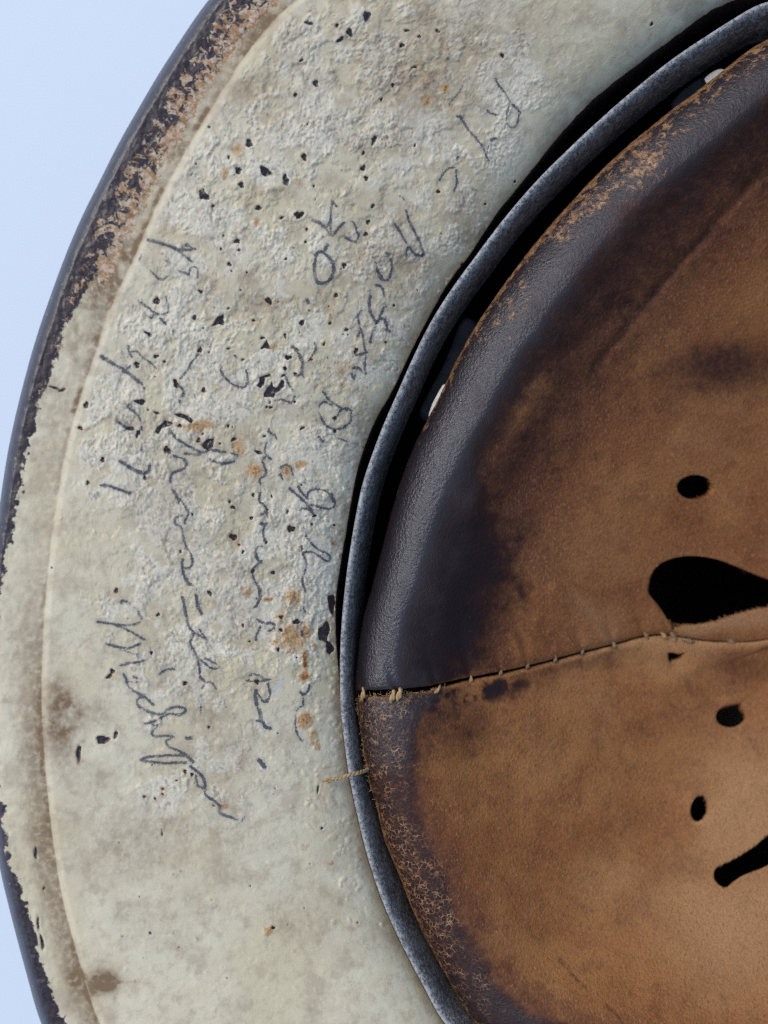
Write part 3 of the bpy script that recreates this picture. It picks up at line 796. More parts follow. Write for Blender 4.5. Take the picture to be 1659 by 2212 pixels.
# --- worn rim
ang = np.degrees(np.repeat(TH[:, None], NC, 1).ravel())
wy = np.interp(py, [-100, 200, 440, 560, 680, 900, 1050, 1150, 1400, 1640, 1750, 1900, 2100, 2200, 2400],
               [104, 98, 94, 84, 54, 44, 40, 32, 19, 18, 22, 32, 42, 54, 54])
wear = dout - wy + 26 * (fbm(px, py, 34, 3, 71) - .5) + 16 * (fbm(px, py, 12, 3, 72) - .5)
wear = np.where(on_flare, 60, wear)
wear = np.where(rimfrac > .9, 60, wear)
tanm = (sst(26, 46, dout) * .75 + .35 * sst(60, 96, dout)) * sst(128, 100, dout) * sst(700, 560, py) * np.where(on_flare, 0, 1)
tanm = np.maximum(tanm, .55 * sst(30, 40, dout) * sst(70, 50, dout) * sst(980, 800, py) * np.where(on_flare, 0, 1))
smear = np.zeros(len(px))
idx, d = line_dist(px, py, [(612, 1465), (606, 1476), (592, 1499)], 12)
smear[idx] = sst(6, 1, d)
inner = dinn + 3 + 9 * (fbm(px, py, 26, 4, 81) - .5) * sst(1560, 1450, py)
inner = np.where(py > 1560, 40, inner)

Z = ZZ.ravel() + np.where(inframe, z_rel, 0.0)
top = P(px, py, Z).reshape(NTH, NC, 3)

# wall below the paint edge and the dome, then the outside skin back up to the rim
wall, wall_c = [], []
b_xy = top[:, -1, :2]
cxy = np.array(world_xy(np.array(HX), np.array(HY), -60.0))
for f, z in [(0.995, -27), (0.99, -34), (0.985, -44), (0.97, -60), (0.93, -80), (0.85, -104), (0.72, -124), (0.5, -140), (0.25, -147.5), (0.02, -149.5)]:
    wall.append(np.concatenate([cxy + (b_xy - cxy) * f, np.full((NTH, 1), z * MM)], 1))
outer = []
for f, z in [(0.02, -151), (0.25, -149), (0.5, -141.5), (0.735, -125.5), (0.865, -105), (0.945, -81), (0.985, -61), (1.0, -44)]:
    outer.append(np.concatenate([cxy + (b_xy - cxy) * f, np.full((NTH, 1), z * MM)], 1))
for j in (NC - 30, NC - 110, NC - 200, NC - 290, 40, 18, 5):
    q = top[:, j].copy()
    dirv = q[:, :2] - cxy
    q[:, :2] += dirv / np.linalg.norm(dirv, axis=1)[:, None] * (0.9 * MM if j > 20 else 0.2 * MM)
    q[:, 2] -= (1.5 if j > 20 else 1.6) * MM
    outer.append(q)
full = np.concatenate([top, np.stack(wall, 1), np.stack(outer, 1), top[:, :1]], 1)
extra = full.shape[1] - NC


def pad(v, val):
    return np.concatenate([np.asarray(v, float).reshape(NTH, NC), np.full((NTH, extra), float(val))], 1)


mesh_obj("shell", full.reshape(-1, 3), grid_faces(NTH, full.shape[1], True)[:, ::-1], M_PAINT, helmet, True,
         dict(chip=pad(chip, 30), pencil=pad(pencil, -12), rust=pad(rust, 0), stain_shade=pad(stain_shade, 0), crust=pad(crustm, 0),
              wear=pad(wear, -30), inner=pad(inner, -30), tan=pad(tanm, 0), smear=pad(smear, 0), cav=pad(np.where(on_flare, cav, 0), 0), rim_sheen=pad(np.where(on_flare, 0, sst(26, 12, dout)), 0)))

# ------------------------------------------------------------------ liner band: a sheet-metal hoop standing inside the shell
TB = angles(118.0, 264.0, 0.2, 1.6)
rb = R_bnd(TB)[:, None]
cb, sb = np.cos(TB)[:, None], np.sin(TB)[:, None]
bxo, byo = HX + rb * cb, HY + rb * sb
low_side = sst(1560, 1800, byo)              # the hoop leans out where it meets the shell low down
prof = [(0.0, -33), (0.0, -19.4), (1.0, -18.6), (3.5, -18.25), (8.0, -18.3), (14.0, -18.75), (21.0, -19.7), (26.0, -20.8)]
rows, edge = [], []
ztop = 0.0
for k, (ins, z) in enumerate(prof):
    zz = np.full(rb.shape, float(z)) + 0.12 * (fbm(bxo, byo, 60, 3, 91) - .5)
    x, y = world_xy(HX + (rb - ins) * cb, HY + (rb - ins) * sb, np.full(rb.shape, -18.5))
    rows.append(np.stack([x, y, zz * MM], -1)[:, 0])
    edge.append(np.full(len(TB), (0, .3, 1.0, 1.0, .7, .15, 0, 0)[k]))
lowb = sst(1500, 1800, byo)[:, 0]
for dz, ins_mm, ed in [(-1.2, .15, 0), (-3, .4, 0), (-5.5, .75, 0), (-8, 1.05, 0), (-9.6, 1.3, .15), (-10, 1.42, .8), (-10.3, 1.36, .8), (-10.3, 0.3, 0)]:
    q = rows[7].copy()
    dirv = q[:, :2] - cxy
    nn = dirv / np.linalg.norm(dirv, axis=1)[:, None]
    wob = (0.25 * (fbm(bxo, byo, 180, 2, 95) - .5))[:, 0]
    q[:, :2] -= nn * ((ins_mm * (1 + 1.1 * lowb) + wob * abs(dz) / 10) * MM)[:, None]
    q[:, 2] += dz * MM * (1 + .25 * (fbm(bxo, byo, 120, 3, 97) - .5)[:, 0])
    rows.append(q)
    edge.append(np.full(len(TB), ed))
bd = np.stack(rows, 1)
mesh_obj("liner_band", bd.reshape(-1, 3), grid_faces(len(TB), bd.shape[1], True)[:, ::-1], M_BAND, helmet, True, dict(edge=np.stack(edge, 1)))

# ------------------------------------------------------------------ leather pads
SEAM = crspline([(760, 1501), (800, 1499), (830, 1497), (870, 1494), (930, 1487), (1005, 1468), (1080, 1454), (1140, 1440), (1200, 1425), (1260, 1409), (1320, 1394), (1390, 1375), (1447, 1372),
                 (1500, 1381), (1560, 1386), (1640, 1384), (1720, 1360), (1800, 1300)], 5)
s_r = np.hypot(SEAM[:, 0] - HX, SEAM[:, 1] - HY)
s_a = np.unwrap(np.arctan2(SEAM[:, 1] - HY, SEAM[:, 0] - HX) % (2 * math.pi))
o_ = np.argsort(s_r)
s_r, s_a = s_r[o_], s_a[o_]
A0 = float(np.interp(1080, s_r, s_a))


def seam_angle(r):
    return np.interp(r, s_r, s_a)


BIG = [(829.5 + x / 2, 1106 + y / 2) for x, y in [(1142, 335), (1158, 265), (1200, 220), (1270, 195), (1350, 190), (1440, 205), (1520, 235), (1600, 268), (1659, 290), (1760, 320), (1830, 355),
                                                   (1760, 395), (1659, 420), (1600, 430), (1500, 455), (1400, 485), (1300, 500), (1262, 516), (1244, 528), (1230, 478), (1190, 410), (1152, 365)]]
SLOT = [(829.5 + x / 2, 1659 + y / 2) for x, y in [(1424, 465), (1440, 428), (1520, 388), (1600, 338), (1659, 288), (1720, 240), (1760, 240), (1775, 290), (1720, 370), (1659, 420), (1600, 445), (1540, 470), (1480, 515), (1442, 500)]]
SLIT = [(829.5 + x / 2, 1106 + y / 2) for x, y in [(1226, 606), (1230, 640), (1240, 655), (1280, 640), (1306, 604), (1270, 614), (1250, 608)]]


def ell(x, y, rx, ry, rot=0, tip=0.0):
    an = np.linspace(0, 2 * math.pi, 28, endpoint=False)
    rr = 1 + tip * np.exp(-((np.mod(an + .7 + math.pi, 2 * math.pi) - math.pi) / .35) ** 2)
    u, v = rx * rr * np.cos(an), ry * rr * np.sin(an)
    return [(x + a_ * math.cos(rot) - b_ * math.sin(rot), y + a_ * math.sin(rot) + b_ * math.cos(rot)) for a_, b_ in zip(u, v)]


HOLES = [crspline(BIG, 3, True), crspline(SLOT, 3, True), np.array(SLIT), np.array(ell(1502, 1053, 40, 27)), np.array(ell(1579, 1546, 33, 25, -.15, .28)), np.array(ell(1511, 1746, 19, 29, .25))]


def leather_profile(q, py_, ang_):
    """height (mm) at q units in from the pad's edge"""
    crest = np.interp(py_, [0, 700, 1100, 1500, 1560, 2212], [105, 105, 88, 72, 80, 90])
    amp = np.interp(py_, [0, 700, 1300, 1490, 1510, 1700, 2212], [4.6, 5.0, 5.2, 4.4, 3.6, 3.2, 3.6])
    z = -21.5 - 1.5 * np.exp(-q / 8.0)
    z = z + amp * (1 - (1 - np.clip(q / crest, 0, 1)) ** 2.4)
    t_ = np.clip(q - crest, 0, None)
    up_ = sst(1560, 1440, py_)
    z = z - 0.026 * t_ * sst(0, 160, t_) - (3.0 * up_ + 1.0) * sst(0, 75, t_) - 4.5 * sst(30, 260, t_) - 6 * sst(150, 600, t_)
    return z


def seam_geo(x, y):
    r = np.hypot(x - HX, y - HY)
    a_ = np.arctan2(y - HY, x - HX) % (2 * math.pi)
    return (a_ - seam_angle(r)) * r, r        # signed offset from the seam: >0 above it in the picture


STX = [785, 855, 942, 1017, 1081, 1140, 1200, 1258, 1325, 1392, 1447]


def leather_z(x, y, q, side):
    off, r = seam_geo(x, y)
    z = leather_profile(q, y, None)
    z = z + 0.9 * (fbm(x, y, 160, 3, 101) - .5) * sst(0, 150, q) + 0.18 * (fbm(x, y, 40, 3, 103) - .5) * sst(0, 40, q)
    n_ = abs(off)
    bulge = np.interp(x, [760, 900, 1100, 1440, 1600], [1.0, .95, .8, .6, .3])
    if side > 0:
        z = z + 1.1 * bulge * np.exp(-n_ / 60) - 2.0 * bulge * np.exp(-(n_ / 9.0) ** 1.2)
    else:
        z = z - 0.3 * bulge * np.exp(-n_ / 50) - 1.5 * bulge * np.exp(-(n_ / 8.0) ** 1.2)
    # puckers drawn in by the stitches
    for k, sx in enumerate(STX):
        xx = x - sx + (0.25 if side > 0 else -.1) * n_
        p = np.exp(-(xx / (6 + .10 * n_)) ** 2) * np.exp(-n_ / (55 if side > 0 else 22))
        z = z - (1.0 if side > 0 else .5) * p
    # shallow folds above the seam
    for pts, wd, hh in FOLDS:
        L_ = np.asarray(pts, float)
        idx_, d_ = line_dist(x.ravel(), y.ravel(), crspline(L_, 4), wd * 3)
        zz_ = np.zeros(x.size)
        zz_[idx_] = hh * np.exp(-(d_ / wd) ** 2)
        z = z + zz_.reshape(x.shape)
    return z


FOLDS = [([(1200, 1275), (1262, 1335), (1318, 1385)], 16, 1.1), ([(1165, 1340), (1215, 1375), (1255, 1402)], 12, .9), ([(1110, 1370), (1125, 1410), (1140, 1434)], 9, .7),
         ([(1185, 1368), (1197, 1395), (1198, 1418)], 8, .7), ([(1060, 980), (1130, 880), (1250, 740), (1345, 665)], 26, -1.0), ([(1290, 790), (1390, 660), (1530, 500), (1640, 380)], 12, -.8),
         ([(1000, 1120), (1090, 940), (1200, 800)], 26, .9), ([(1460, 1440), (1500, 1475), (1560, 1500)], 22, -.8), ([(1490, 1455), (1420, 1500), (1350, 1560)], 26, .5), ([(1440, 1900), (1380, 1985)], 40, -.6)]


def soft_line(x, y, pts, w):
    idx_, d_ = line_dist(x, y, crspline(pts, 4), w * 3)
    o = np.zeros(len(x))
    o[idx_] = np.exp(-(d_ / w) ** 2)
    return o


def build_pad(name, side):
    gap = np.interp  # opened up towards the edge
    if side > 0:
        u_dense = np.concatenate([[0.0], np.cumsum(np.concatenate([np.full(26, .0016), np.linspace(.0016, .0040, 20), np.full(440, .0040)]))])
        lim = math.radians(266) - A0
        u = u_dense[u_dense < lim]
        u = np.concatenate([u, np.linspace(u[-1] + .02, math.pi * .98, 36)])
    else:
        u_dense = np.concatenate([[0.0], np.cumsum(np.concatenate([np.full(26, .0016), np.linspace(.0016, .0040, 20), np.full(440, .0040)]))])
        lim = A0 - math.radians(92)
        u = u_dense[u_dense < lim]
        u = -np.concatenate([u, np.linspace(u[-1] + .02, math.pi * 1.02, 40)])
    # radial stations measured in from the edge as a fraction
    q_st = np.concatenate([np.linspace(0, 30, 13), np.arange(33, 420, 3.8), np.arange(424, 760, 4.4), np.linspace(775, 1060, 26)]) / 1075.0
    re = R_lea(A0 + u)[:, None]
    r = re * (1 - q_st[None, :])
    g0 = np.interp(r, [0, 400, 480, 760, 900, 1000, 1060, 1100], [3, 3, 4, 5, 8, 12, 15, 14]) * (0.55 if side > 0 else .55)
    g0 = g0 * (1 + .5 * (fbm(r, r * 0 + side * 50, 30, 3, 7) - .5))
    if side > 0:
        an = A0 + u[:, None] + (seam_angle(r) - A0) * np.exp(-(u[:, None] / .30) ** 2) + g0 / np.maximum(r, 60) * np.exp(-(u[:, None] / .05) ** 2)
    else:
        an = A0 + u[:, None] + (seam_angle(r) - A0) * np.exp(-(u[:, None] / .30) ** 2) - g0 / np.maximum(r, 60) * np.exp(-(u[:, None] / .05) ** 2)
    x, y = HX + r * np.cos(an), HY + r * np.sin(an)
    # ragged outer edge
    rag = 3.0 * (fbm(x, y, 30, 3, 111) - .5) * np.exp(-(q_st[None, :] * 1075 / 14))
    x = x + rag * np.cos(an)
    y = y + rag * np.sin(an)
    # cut the holes: drop the cells inside, then draw the ring of points round each cut onto its outline
    nu0, nq0 = x.shape
    F0 = grid_faces(nu0, nq0)
    keep0 = np.ones(len(F0), bool)
    for H in HOLES:
        H = np.asarray(H)
        fx, fy = x.ravel()[F0].mean(1), y.ravel()[F0].mean(1)
        sel = np.nonzero((fx > H[:, 0].min()) & (fx < H[:, 0].max()) & (fy > H[:, 1].min()) & (fy < H[:, 1].max()))[0]
        if len(sel) == 0:
            continue
        ins = sel[poly_sdf(fx[sel], fy[sel], H) < 0]
        keep0[ins] = False
        onv = np.intersect1d(np.unique(F0[ins]), np.unique(F0[keep0]))
        xs, ys = x.ravel()[onv], y.ravel()[onv]
        best = np.full(xs.shape, 1e9)
        nx, ny = xs.copy(), ys.copy()
        for i in range(len(H)):
            ax, ay = H[i]
            bx, by = H[(i + 1) % len(H)]
            ex, ey = bx - ax, by - ay
            tt = np.clip(((xs - ax) * ex + (ys - ay) * ey) / (ex * ex + ey * ey + 1e-9), 0, 1)
            qx, qy = ax + tt * ex, ay + tt * ey
            dd = np.hypot(xs - qx, ys - qy)
            m = dd < best
            best = np.where(m, dd, best)
            nx = np.where(m, qx, nx)
            ny = np.where(m, qy, ny)
        ok = best < 9
        x.ravel()[onv[ok]] = nx[ok]
        y.ravel()[onv[ok]] = ny[ok]
    q = np.broadcast_to(q_st[None, :] * re, x.shape)
    z = leather_z(x, y, q, side)
    V = P(x, y, z)
    # hem: the edge turns under towards the band
    hem = []
    e0 = V[:, 0]
    dirv = e0[:, :2] - cxy
    nn_ = dirv / np.linalg.norm(dirv, axis=1)[:, None]
    for dx, dz in [(0.1, -3.4), (-0.4, -2.4), (-0.2, -1.0)]:
        h_ = e0.copy()
        h_[:, :2] += nn_ * dx * MM
        h_[:, 2] += dz * MM
        hem.append(h_)
    # seam lip turned down
    V = np.concatenate([np.stack(hem, 1), V], 1)
    nh = 3
    nu, nq = V.shape[:2]
    lip = []
    for dz in (-4.2, -2.0):
        l_ = V[0].copy()
        l_[:, 2] += dz * MM
        lip.append(l_[None])
    V = np.concatenate(lip + [V], 0)
    nu += 2
    xf = np.concatenate([np.repeat(x[:1], 2, 0), x], 0)
    yf = np.concatenate([np.repeat(y[:1], 2, 0), y], 0)
    qf_ = np.concatenate([np.repeat(q[:1], 2, 0), q], 0)
    xf = np.concatenate([np.repeat(xf[:, :1], nh, 1), xf], 1)
    yf = np.concatenate([np.repeat(yf[:, :1], nh, 1), yf], 1)
    qf_ = np.concatenate([np.repeat(qf_[:, :1], nh, 1), qf_], 1)
    F = grid_faces(nu, nq)
    k2 = np.ones((nu - 1, nq - 1), bool)
    k2[2:, nh:] = keep0.reshape(nu0 - 1, nq0 - 1)
    keep = k2.ravel()
    F = F[keep]
    if side < 0:
        F = F[:, ::-1]
    # pigment
    X, Y, Q = xf.ravel(), yf.ravel(), qf_.ravel()
    OFF, _ = seam_geo(X, Y)
    OFF = abs(OFF)
    nz = fbm(X, Y, 70, 4, 121)
    nz2 = fbm(X, Y, 24, 3, 123)
    lipmask = np.zeros((nu, nq))
    lipmask[:2] = 1
    lipmask = lipmask.ravel()

    def bl(cx_, cy_, rx, ry, rot=0.0):
        c_, s_ = math.cos(rot), math.sin(rot)
        u_ = ((X - cx_) * c_ + (Y - cy_) * s_) / rx
        v_ = (-(X - cx_) * s_ + (Y - cy_) * c_) / ry
        return np.exp(-0.5 * (u_ * u_ + v_ * v_) ** 1.2)
    crease = np.zeros(len(X))
    if side > 0:
        ext = np.interp(Y, [-100, 200, 500, 800, 1000, 1200, 1400, 1500], [190, 165, 150, 165, 190, 300, 290, 200])
        lvl = np.interp(Y, [-100, 250, 600, 900, 1100, 1300, 1500], [.85, .88, .86, .92, 1.0, 1.05, 1.0])
        dark = lvl * sst(ext + 70, ext - 80, Q + 110 * (nz - .5) + 60 * (nz2 - .5))
        dark = np.maximum(dark, .62 * sst(430, 150, Q + 130 * (nz - .5)) * sst(1480, 1150, Y))
        dark = np.maximum(dark, .42 * bl(1600, 790, 120, 50, .1) + .26 * bl(1450, 830, 130, 50, -.3))
        dark = np.maximum(dark, .50 * soft_line(X, Y, [(1060, 985), (1130, 880), (1250, 740), (1345, 665)], 34))
        dark = np.maximum(dark, .45 * soft_line(X, Y, [(1290, 790), (1390, 660), (1530, 500)], 22))
        dark = np.maximum(dark, .80 * bl(1000, 1290, 80, 130, .1))
        dark = dark + .18 * soft_line(X, Y, [(860, 1478), (1000, 1455), (1100, 1435)], 16)
        dark = dark - .24 * soft_line(X, Y, [(1010, 1100), (1085, 950), (1170, 830)], 30)
        dark = dark - .5 * soft_line(X, Y, [(930, 1481), (1080, 1449), (1200, 1420), (1320, 1391)], 10)
        pale = .34 * sst(.42, .72, fbm(X, Y, 130, 4, 131)) * sst(330, 560, Q) + .25 * bl(1250, 1180, 120, 110) + .22 * bl(1560, 940, 90, 60) + .30 * bl(1400, 600, 120, 60, -.8)
        pale += .8 * soft_line(X, Y, [(1480, 1366), (1540, 1345), (1659, 1330)], 26)
        pale += .35 * soft_line(X, Y, [(1240, 1285), (1290, 1340), (1318, 1385)], 14) + .4 * soft_line(X, Y, [(930, 1482), (1080, 1450), (1200, 1421)], 7)
        red = .30 + .45 * sst(480, 250, Q) * sst(.3, .6, nz)
        scuff = np.clip(1.0 - Q / 125, 0, 1) * np.interp(Y, [-50, 300, 500, 700, 900, 1100, 1400, 1460, 1500], [.52, .56, .48, .38, .20, .10, .04, .1, .3])
        scuff += .36 * bl(1395, 370, 60, 26, -.7) + .30 * bl(1300, 430, 30, 12, -.7) + .25 * bl(1240, 480, 40, 14, -.8) + .12 * bl(1120, 700, 60, 40, -.8)
        scuff += .55 * np.exp(-(Q / 7.0) ** 2) * sst(1250, 700, Y)
        worn = np.zeros(len(X))
        sheen = sst(205, 45, Q + 60 * (nz - .5) + 30 * (nz2 - .5)) * np.interp(Y, [-50, 400, 700, 1000, 1500], [.55, .7, .85, 1, .9])
        crease = .7 * soft_line(X, Y, [(1330, 745), (1390, 660), (1440, 600), (1530, 500)], 5) + .35 * soft_line(X, Y, [(1200, 960), (1235, 950), (1260, 965)], 3) + .3 * soft_line(X, Y, [(1475, 730), (1490, 712)], 7)
    else:
        ext = np.interp(Y, [1490, 1560, 1650, 1750, 1900, 2212], [200, 140, 112, 104, 104, 108])
        dark = .80 * sst(ext + 26, ext - 34, Q + 36 * (nz - .5)) * np.interp(Y, [1500, 1640, 1700, 2300], [1.0, .95, .85, .95])
        dark = np.maximum(dark, 1.25 * np.exp(-(OFF - 30) ** 2 / 28 ** 2) * sst(1260, 1000, X) * sst(.30, .62, .5 * nz + .5 * nz2))
        dark = np.maximum(dark, .50 * np.exp(-(OFF / 40) ** 2) * sst(1450, 1300, X) * sst(1000, 1120, X))
        dark = np.maximum(dark, .40 * bl(1010, 1570, 60, 60) + .30 * sst(ext + 60, ext, Q))
        dark = np.maximum(dark, .35 * bl(1600, 1440, 60, 30, .2) + .2 * bl(1480, 1520, 60, 50) + .20 * bl(1510, 1690, 30, 30) + .25 * bl(1480, 1880, 40, 30, -.5) + .2 * bl(1640, 1630, 8, 22, -.4))
        dark = dark - .9 * np.exp(-(OFF / 9) ** 2)
        pale = .30 * sst(.36, .70, fbm(X, Y, 190, 4, 141)) * sst(170, 500, Q) + .15 * sst(200, 600, Q) + .30 * sst(1700, 2150, Y) * sst(350, 600, Q) + .4 * bl(1600, 1700, 90, 130) + .5 * bl(1620, 2050, 130, 120)
        pale += .55 * np.exp(-(OFF / 8.0) ** 2) + .25 * np.exp(-(OFF / 26) ** 2) * sst(1250, 1350, X)
        pale += .6 * soft_line(X, Y, [(1537, 1760), (1525, 1774), (1508, 1776)], 6)
        red = .12 + .5 * sst(ext + 90, ext + 20, Q) * sst(ext - 40, ext, Q) * sst(.2, .6, nz)
        worn = np.interp(Y, [1500, 1560, 1640, 1660, 1720, 1800, 1950, 2050, 2212], [.75, .62, .52, .60, .46, .86, .82, .52, .25]) * sst(ext + 30, ext - 50, Q) * (1.05 - Q / 260)
        scuff = .6 * soft_line(X, Y, [(852, 1658), (880, 1656), (908, 1650)], 2.4) + .6 * np.exp(-(Q / 8) ** 2) + .75 * np.exp(-(OFF / 11) ** 2) * sst(1500, 1300, X) + .28 * worn
        sheen = sst(ext + 10, ext - 40, Q) * np.interp(Y, [1500, 1640, 1680, 2050, 2200], [.55, .5, .22, .22, .45]) + .08 * np.exp(-(OFF - 30) ** 2 / 28 ** 2) * sst(1210, 1050, X)
        scuff += .35 * soft_line(X, Y, [(925, 1700), (960, 1800), (1005, 1890), (1050, 1960), (1090, 2040), (1110, 2140)], 13) * (nz2 > .42) + .4 * soft_line(X, Y, [(1115, 1925), (1135, 1955), (1140, 1990)], 3) + .35 * bl(1345, 1430, 40, 16, -.2)
        crease = .8 * soft_line(X, Y, [(1208, 2072), (1232, 2100), (1268, 2138)], 2.6) + .8 * soft_line(X, Y, [(1308, 2172), (1330, 2190), (1350, 2215)], 2.6) + .3 * soft_line(X, Y, [(1610, 1580), (1630, 1612)], 6) + .25 * bl(1575, 1452, 8, 10)
    worn = np.clip(worn, 0, 1.2)
    scuff = np.maximum(np.clip(scuff, 0, 1.2), 0.9 * lipmask)
    dark = np.clip(dark - .5 * lipmask, 0, 1.1)
    ob = mesh_obj(name, V.reshape(-1, 3), F, M_LEATHER, helmet, True,
                  dict(dark=dark, worn=worn, pale=np.clip(pale, 0, 1), red=np.clip(red, 0, 1), crease=np.clip(crease, 0, 1), sheen=np.clip(sheen, 0, 1), scuff=scuff))
    md = ob.modifiers.new("thickness", 'SOLIDIFY')
    md.thickness = 2.1 * MM
    md.offset = -1
    md.use_rim = True
    return ob


pad_up = build_pad("leather_pad", 1)
pad_up["label"] = "upper leather pad, darkened along its edge"
pad_lo = build_pad("leather_pad", -1)
pad_lo["label"] = "lower tan leather pad with crackled edge"


def surf_z(x, y, side):
    xa, ya = np.array([float(x)]), np.array([float(y)])
    a_ = np.arctan2(ya - HY, xa - HX) % (2 * math.pi)
    q = R_lea(a_) - np.hypot(xa - HX, ya - HY)
    return float(leather_z(xa, ya, np.maximum(q, 0), side)[0])


# ------------------------------------------------------------------ thread
def tube(paths, radii, seg=10):
    """swept tubes, joined: paths in metres, radius per point"""
    V, F = [], []
    base = 0
    for pts, rad in zip(paths, radii):
        pts = np.asarray(pts, float)
        n = len(pts)
        rad = np.broadcast_to(rad, n)
        tg = np.gradient(pts, axis=0)
        tg /= np.linalg.norm(tg, axis=1)[:, None] + 1e-12
        up = np.array([0, 0, 1.0])
        for i in range(n):
            s1 = np.cross(tg[i], up)
            if np.linalg.norm(s1) < 1e-3:
                s1 = np.cross(tg[i], [1, 0, 0])
            s1 /= np.linalg.norm(s1)
            s2 = np.cross(s1, tg[i])
            an = np.linspace(0, 2 * math.pi, seg, endpoint=False)
            V.append(pts[i] + rad[i] * (np.cos(an)[:, None] * s1 + np.sin(an)[:, None] * s2))
        for i in range(n - 1):
            for j in range(seg):
                j2 = (j + 1) % seg
                F.append((base + i * seg + j, base + i * seg + j2, base + (i + 1) * seg + j2, base + (i + 1) * seg + j))
        base += n * seg
    return np.concatenate(V), np.array(F)


def plied(path, r, turns, plies=2):
    """two-ply twisted cord round a path"""
    path = np.asarray(path, float)
    tg = np.gradient(path, axis=0)
    tg /= np.linalg.norm(tg, axis=1)[:, None] + 1e-12
    s1 = np.cross(tg, [0, 0, 1.0])
    s1 /= np.linalg.norm(s1, axis=1)[:, None] + 1e-9
    s2 = np.cross(s1, tg)
    ph = np.linspace(0, turns * 2 * math.pi, len(path))
    out = []
    for k in range(plies):
        a_ = ph + k * 2 * math.pi / plies
        out.append(path + 0.44 * r * (np.cos(a_)[:, None] * s1 + np.sin(a_)[:, None] * s2))
    return out


trng = np.random.default_rng(3)
STITCHES = [((786, 1484), (783, 1513), 5.4, 0), ((852, 1488), (845, 1519), 6.6, 0), ((866, 1485), (859, 1514), 6.6, 0), ((951, 1482), (939, 1500), 4.6, 0), ((1018, 1460), (1017, 1476), 4.4, 0), ((1084, 1446), (1080, 1460), 4.2, 1),
            ((1142, 1432), (1138, 1445), 3.8, 1), ((1202, 1417), (1198, 1431), 3.8, 1), ((1260, 1402), (1257, 1415), 3.8, 1), ((1323, 1386), (1330, 1399), 4.6, 1), ((1392, 1366), (1400, 1380), 5.2, 1), ((1428, 1366), (1440, 1378), 5.0, 0),
            ((1449, 1366), (1462, 1386), 6.5, 1), ((1470, 1380), (1500, 1386), 5.0, 1), ((1560, 1379), (1590, 1388), 4.5, 1)]
for (a_, b_, r_, dk) in STITCHES:
    za, zb = surf_z(a_[0], a_[1], 1), surf_z(b_[0], b_[1], -1)
    n = 18
    tt = np.linspace(0, 1, n)
    x, y = a_[0] + (b_[0] - a_[0]) * tt, a_[1] + (b_[1] - a_[1]) * tt
    z0 = np.linspace(max(za, zb), max(za, zb) - .1, n) + 0.35
    z = z0 - 1.9 * np.abs(2 * tt - 1) ** 4
    path = P(x, y, z)
    pl = plied(path, r_ * U, .8)
    prof_r = r_ * U * .62 * (1 - .25 * np.abs(2 * tt - 1) ** 3)
    v, f = tube(pl, [prof_r, prof_r], 10)
    mesh_obj("stitch", v, f, M_THREAD_DARK if dk else M_THREAD, helmet)

# loose end of thread lying out over the band
kp = crspline([(797, 1661, -22.5), (788, 1665, -20.0), (772, 1670, -17.2), (750, 1675, -15.8), (728, 1682, -15.3), (706, 1685, -15.2)], 12)
path = P(kp[:, 0], kp[:, 1], kp[:, 2])
n = len(path)
pl = plied(path, 5.0 * U, 6.5)
rad = 5.0 * U * .62 * np.ones(n)
paths, rads = list(pl), [rad, rad]
for k in range(14):
    a0 = np.array([706 + trng.uniform(0, 14), 1686 + trng.uniform(-3, 3), -14.6])
    d_ = np.array([-trng.uniform(6, 17), trng.uniform(-6, 8), trng.uniform(-.3, .5)])
    pp = crspline([a0, a0 + d_ * .5 + [0, trng.uniform(-2, 2), .1], a0 + d_], 4)
    paths.append(P(pp[:, 0], pp[:, 1], pp[:, 2]))
    rads.append(np.linspace(1.6, .5, len(pp)) * U)
v, f = tube(paths, rads, 8)
mesh_obj("loose_thread", v, f, M_THREAD, helmet)

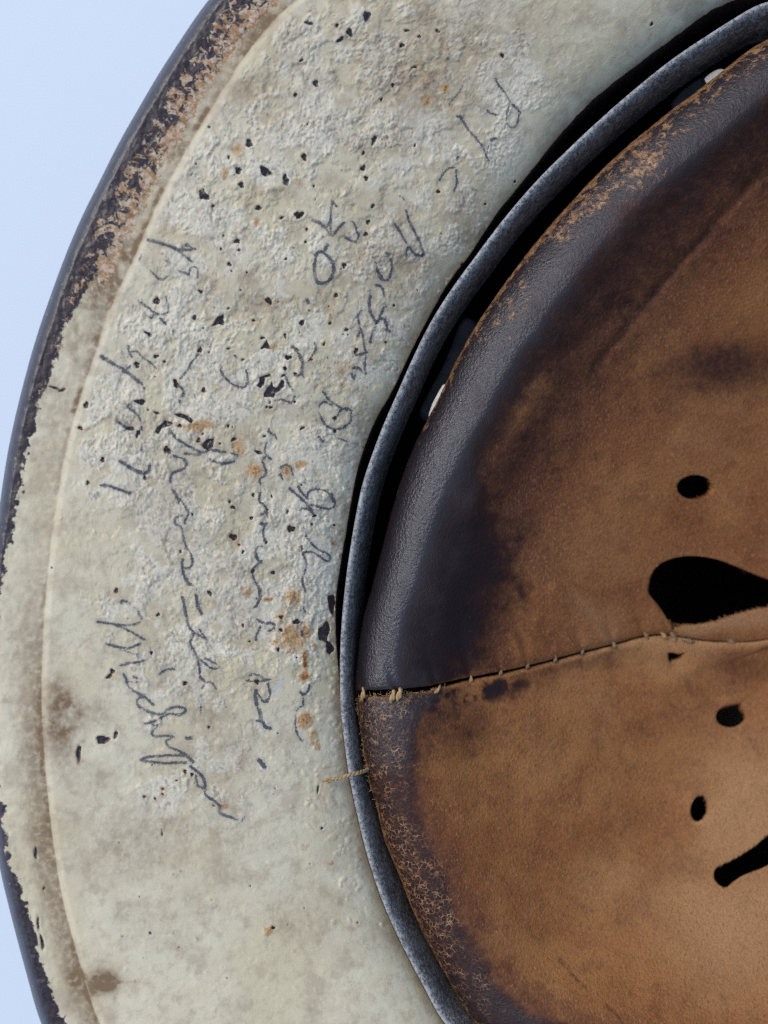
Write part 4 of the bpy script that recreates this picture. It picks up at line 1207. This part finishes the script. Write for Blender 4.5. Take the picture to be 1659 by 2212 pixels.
# fibres standing off the cut hems beside the seam
fp, fr = [], []
for k in range(60):
    x = trng.uniform(772, 960)
    o_off, _ = seam_geo(np.array([x]), np.array([1495.0]))
    yb = float(np.interp(x, SEAM[:, 0], SEAM[:, 1])) + trng.uniform(1, 7)
    zb = surf_z(x, yb + 3, -1) - .2
    d_ = np.array([trng.normal(0, 7), trng.uniform(-9, 3), trng.uniform(-.2, .4)])
    a0 = np.array([x, yb, zb])
    pp = crspline([a0, a0 + d_ * .5 + [trng.normal(0, 2), trng.normal(0, 2), .1], a0 + d_], 3)
    fp.append(P(pp[:, 0], pp[:, 1], pp[:, 2]))
    fr.append(np.full(len(pp), .55 * U))
for k in range(46):
    y = trng.uniform(1505, 1720)
    a_ = math.pi - math.asin((y - HY) / 1100)
    re_ = float(R_lea(np.array([a_]))[0])
    a0 = np.array([HX + re_ * math.cos(a_) + 2, HY + re_ * math.sin(a_), -22.2])
    d_ = np.array([trng.uniform(-8, -1), trng.normal(0, 4), trng.uniform(-.2, .3)])
    pp = crspline([a0, a0 + d_ * .6 + [0, trng.normal(0, 2), 0], a0 + d_], 3)
    fp.append(P(pp[:, 0], pp[:, 1], pp[:, 2]))
    fr.append(np.full(len(pp), .5 * U))
v, f = tube(fp, fr, 5)
fz = mesh_obj("leather_fibre", v, f, M_THREAD, helmet)
fz["kind"] = "stuff"


# ------------------------------------------------------------------ sheet tabs and cloth showing between pad and band
def slab(name, outline, z_top, thick, mat, curve=0.0):
    o = crspline(outline, 4, True)
    n = len(o)
    c = o.mean(0)
    ring_in = c + (o - c) * .9
    rows_ = [P(o[:, 0], o[:, 1], np.full(n, z_top - thick)), P(o[:, 0], o[:, 1], np.full(n, z_top - .15 * thick)), P(ring_in[:, 0], ring_in[:, 1], np.full(n, z_top)),
             P(c[0] + (o[:, 0] - c[0]) * .02, c[1] + (o[:, 1] - c[1]) * .02, np.full(n, z_top + curve))]
    V = np.stack(rows_, 1)
    return mesh_obj(name, V.reshape(-1, 3), grid_faces(n, 4, True), mat, helmet)


slab("spring_tab", [(1000, 690), (972, 755), (952, 800), (925, 850), (906, 897), (940, 915), (975, 850), (1010, 790), (1035, 730), (1030, 700)], -33, 1.0, M_TAB)
slab("spring_tab", [(1450, 232), (1475, 195), (1520, 165), (1570, 150), (1600, 170), (1560, 220), (1500, 260)], -31, 1.0, M_TAB)
slab("cloth_pad", [(960, 830), (950, 842), (940, 860), (932, 877), (926, 902), (940, 912), (958, 880), (975, 842)], -25.2, 1.2, M_FELT)
slab("cloth_pad", [(1556, 149), (1542, 154), (1530, 162), (1522, 172), (1535, 186), (1565, 168), (1574, 154)], -26.0, 1.0, M_FELT)
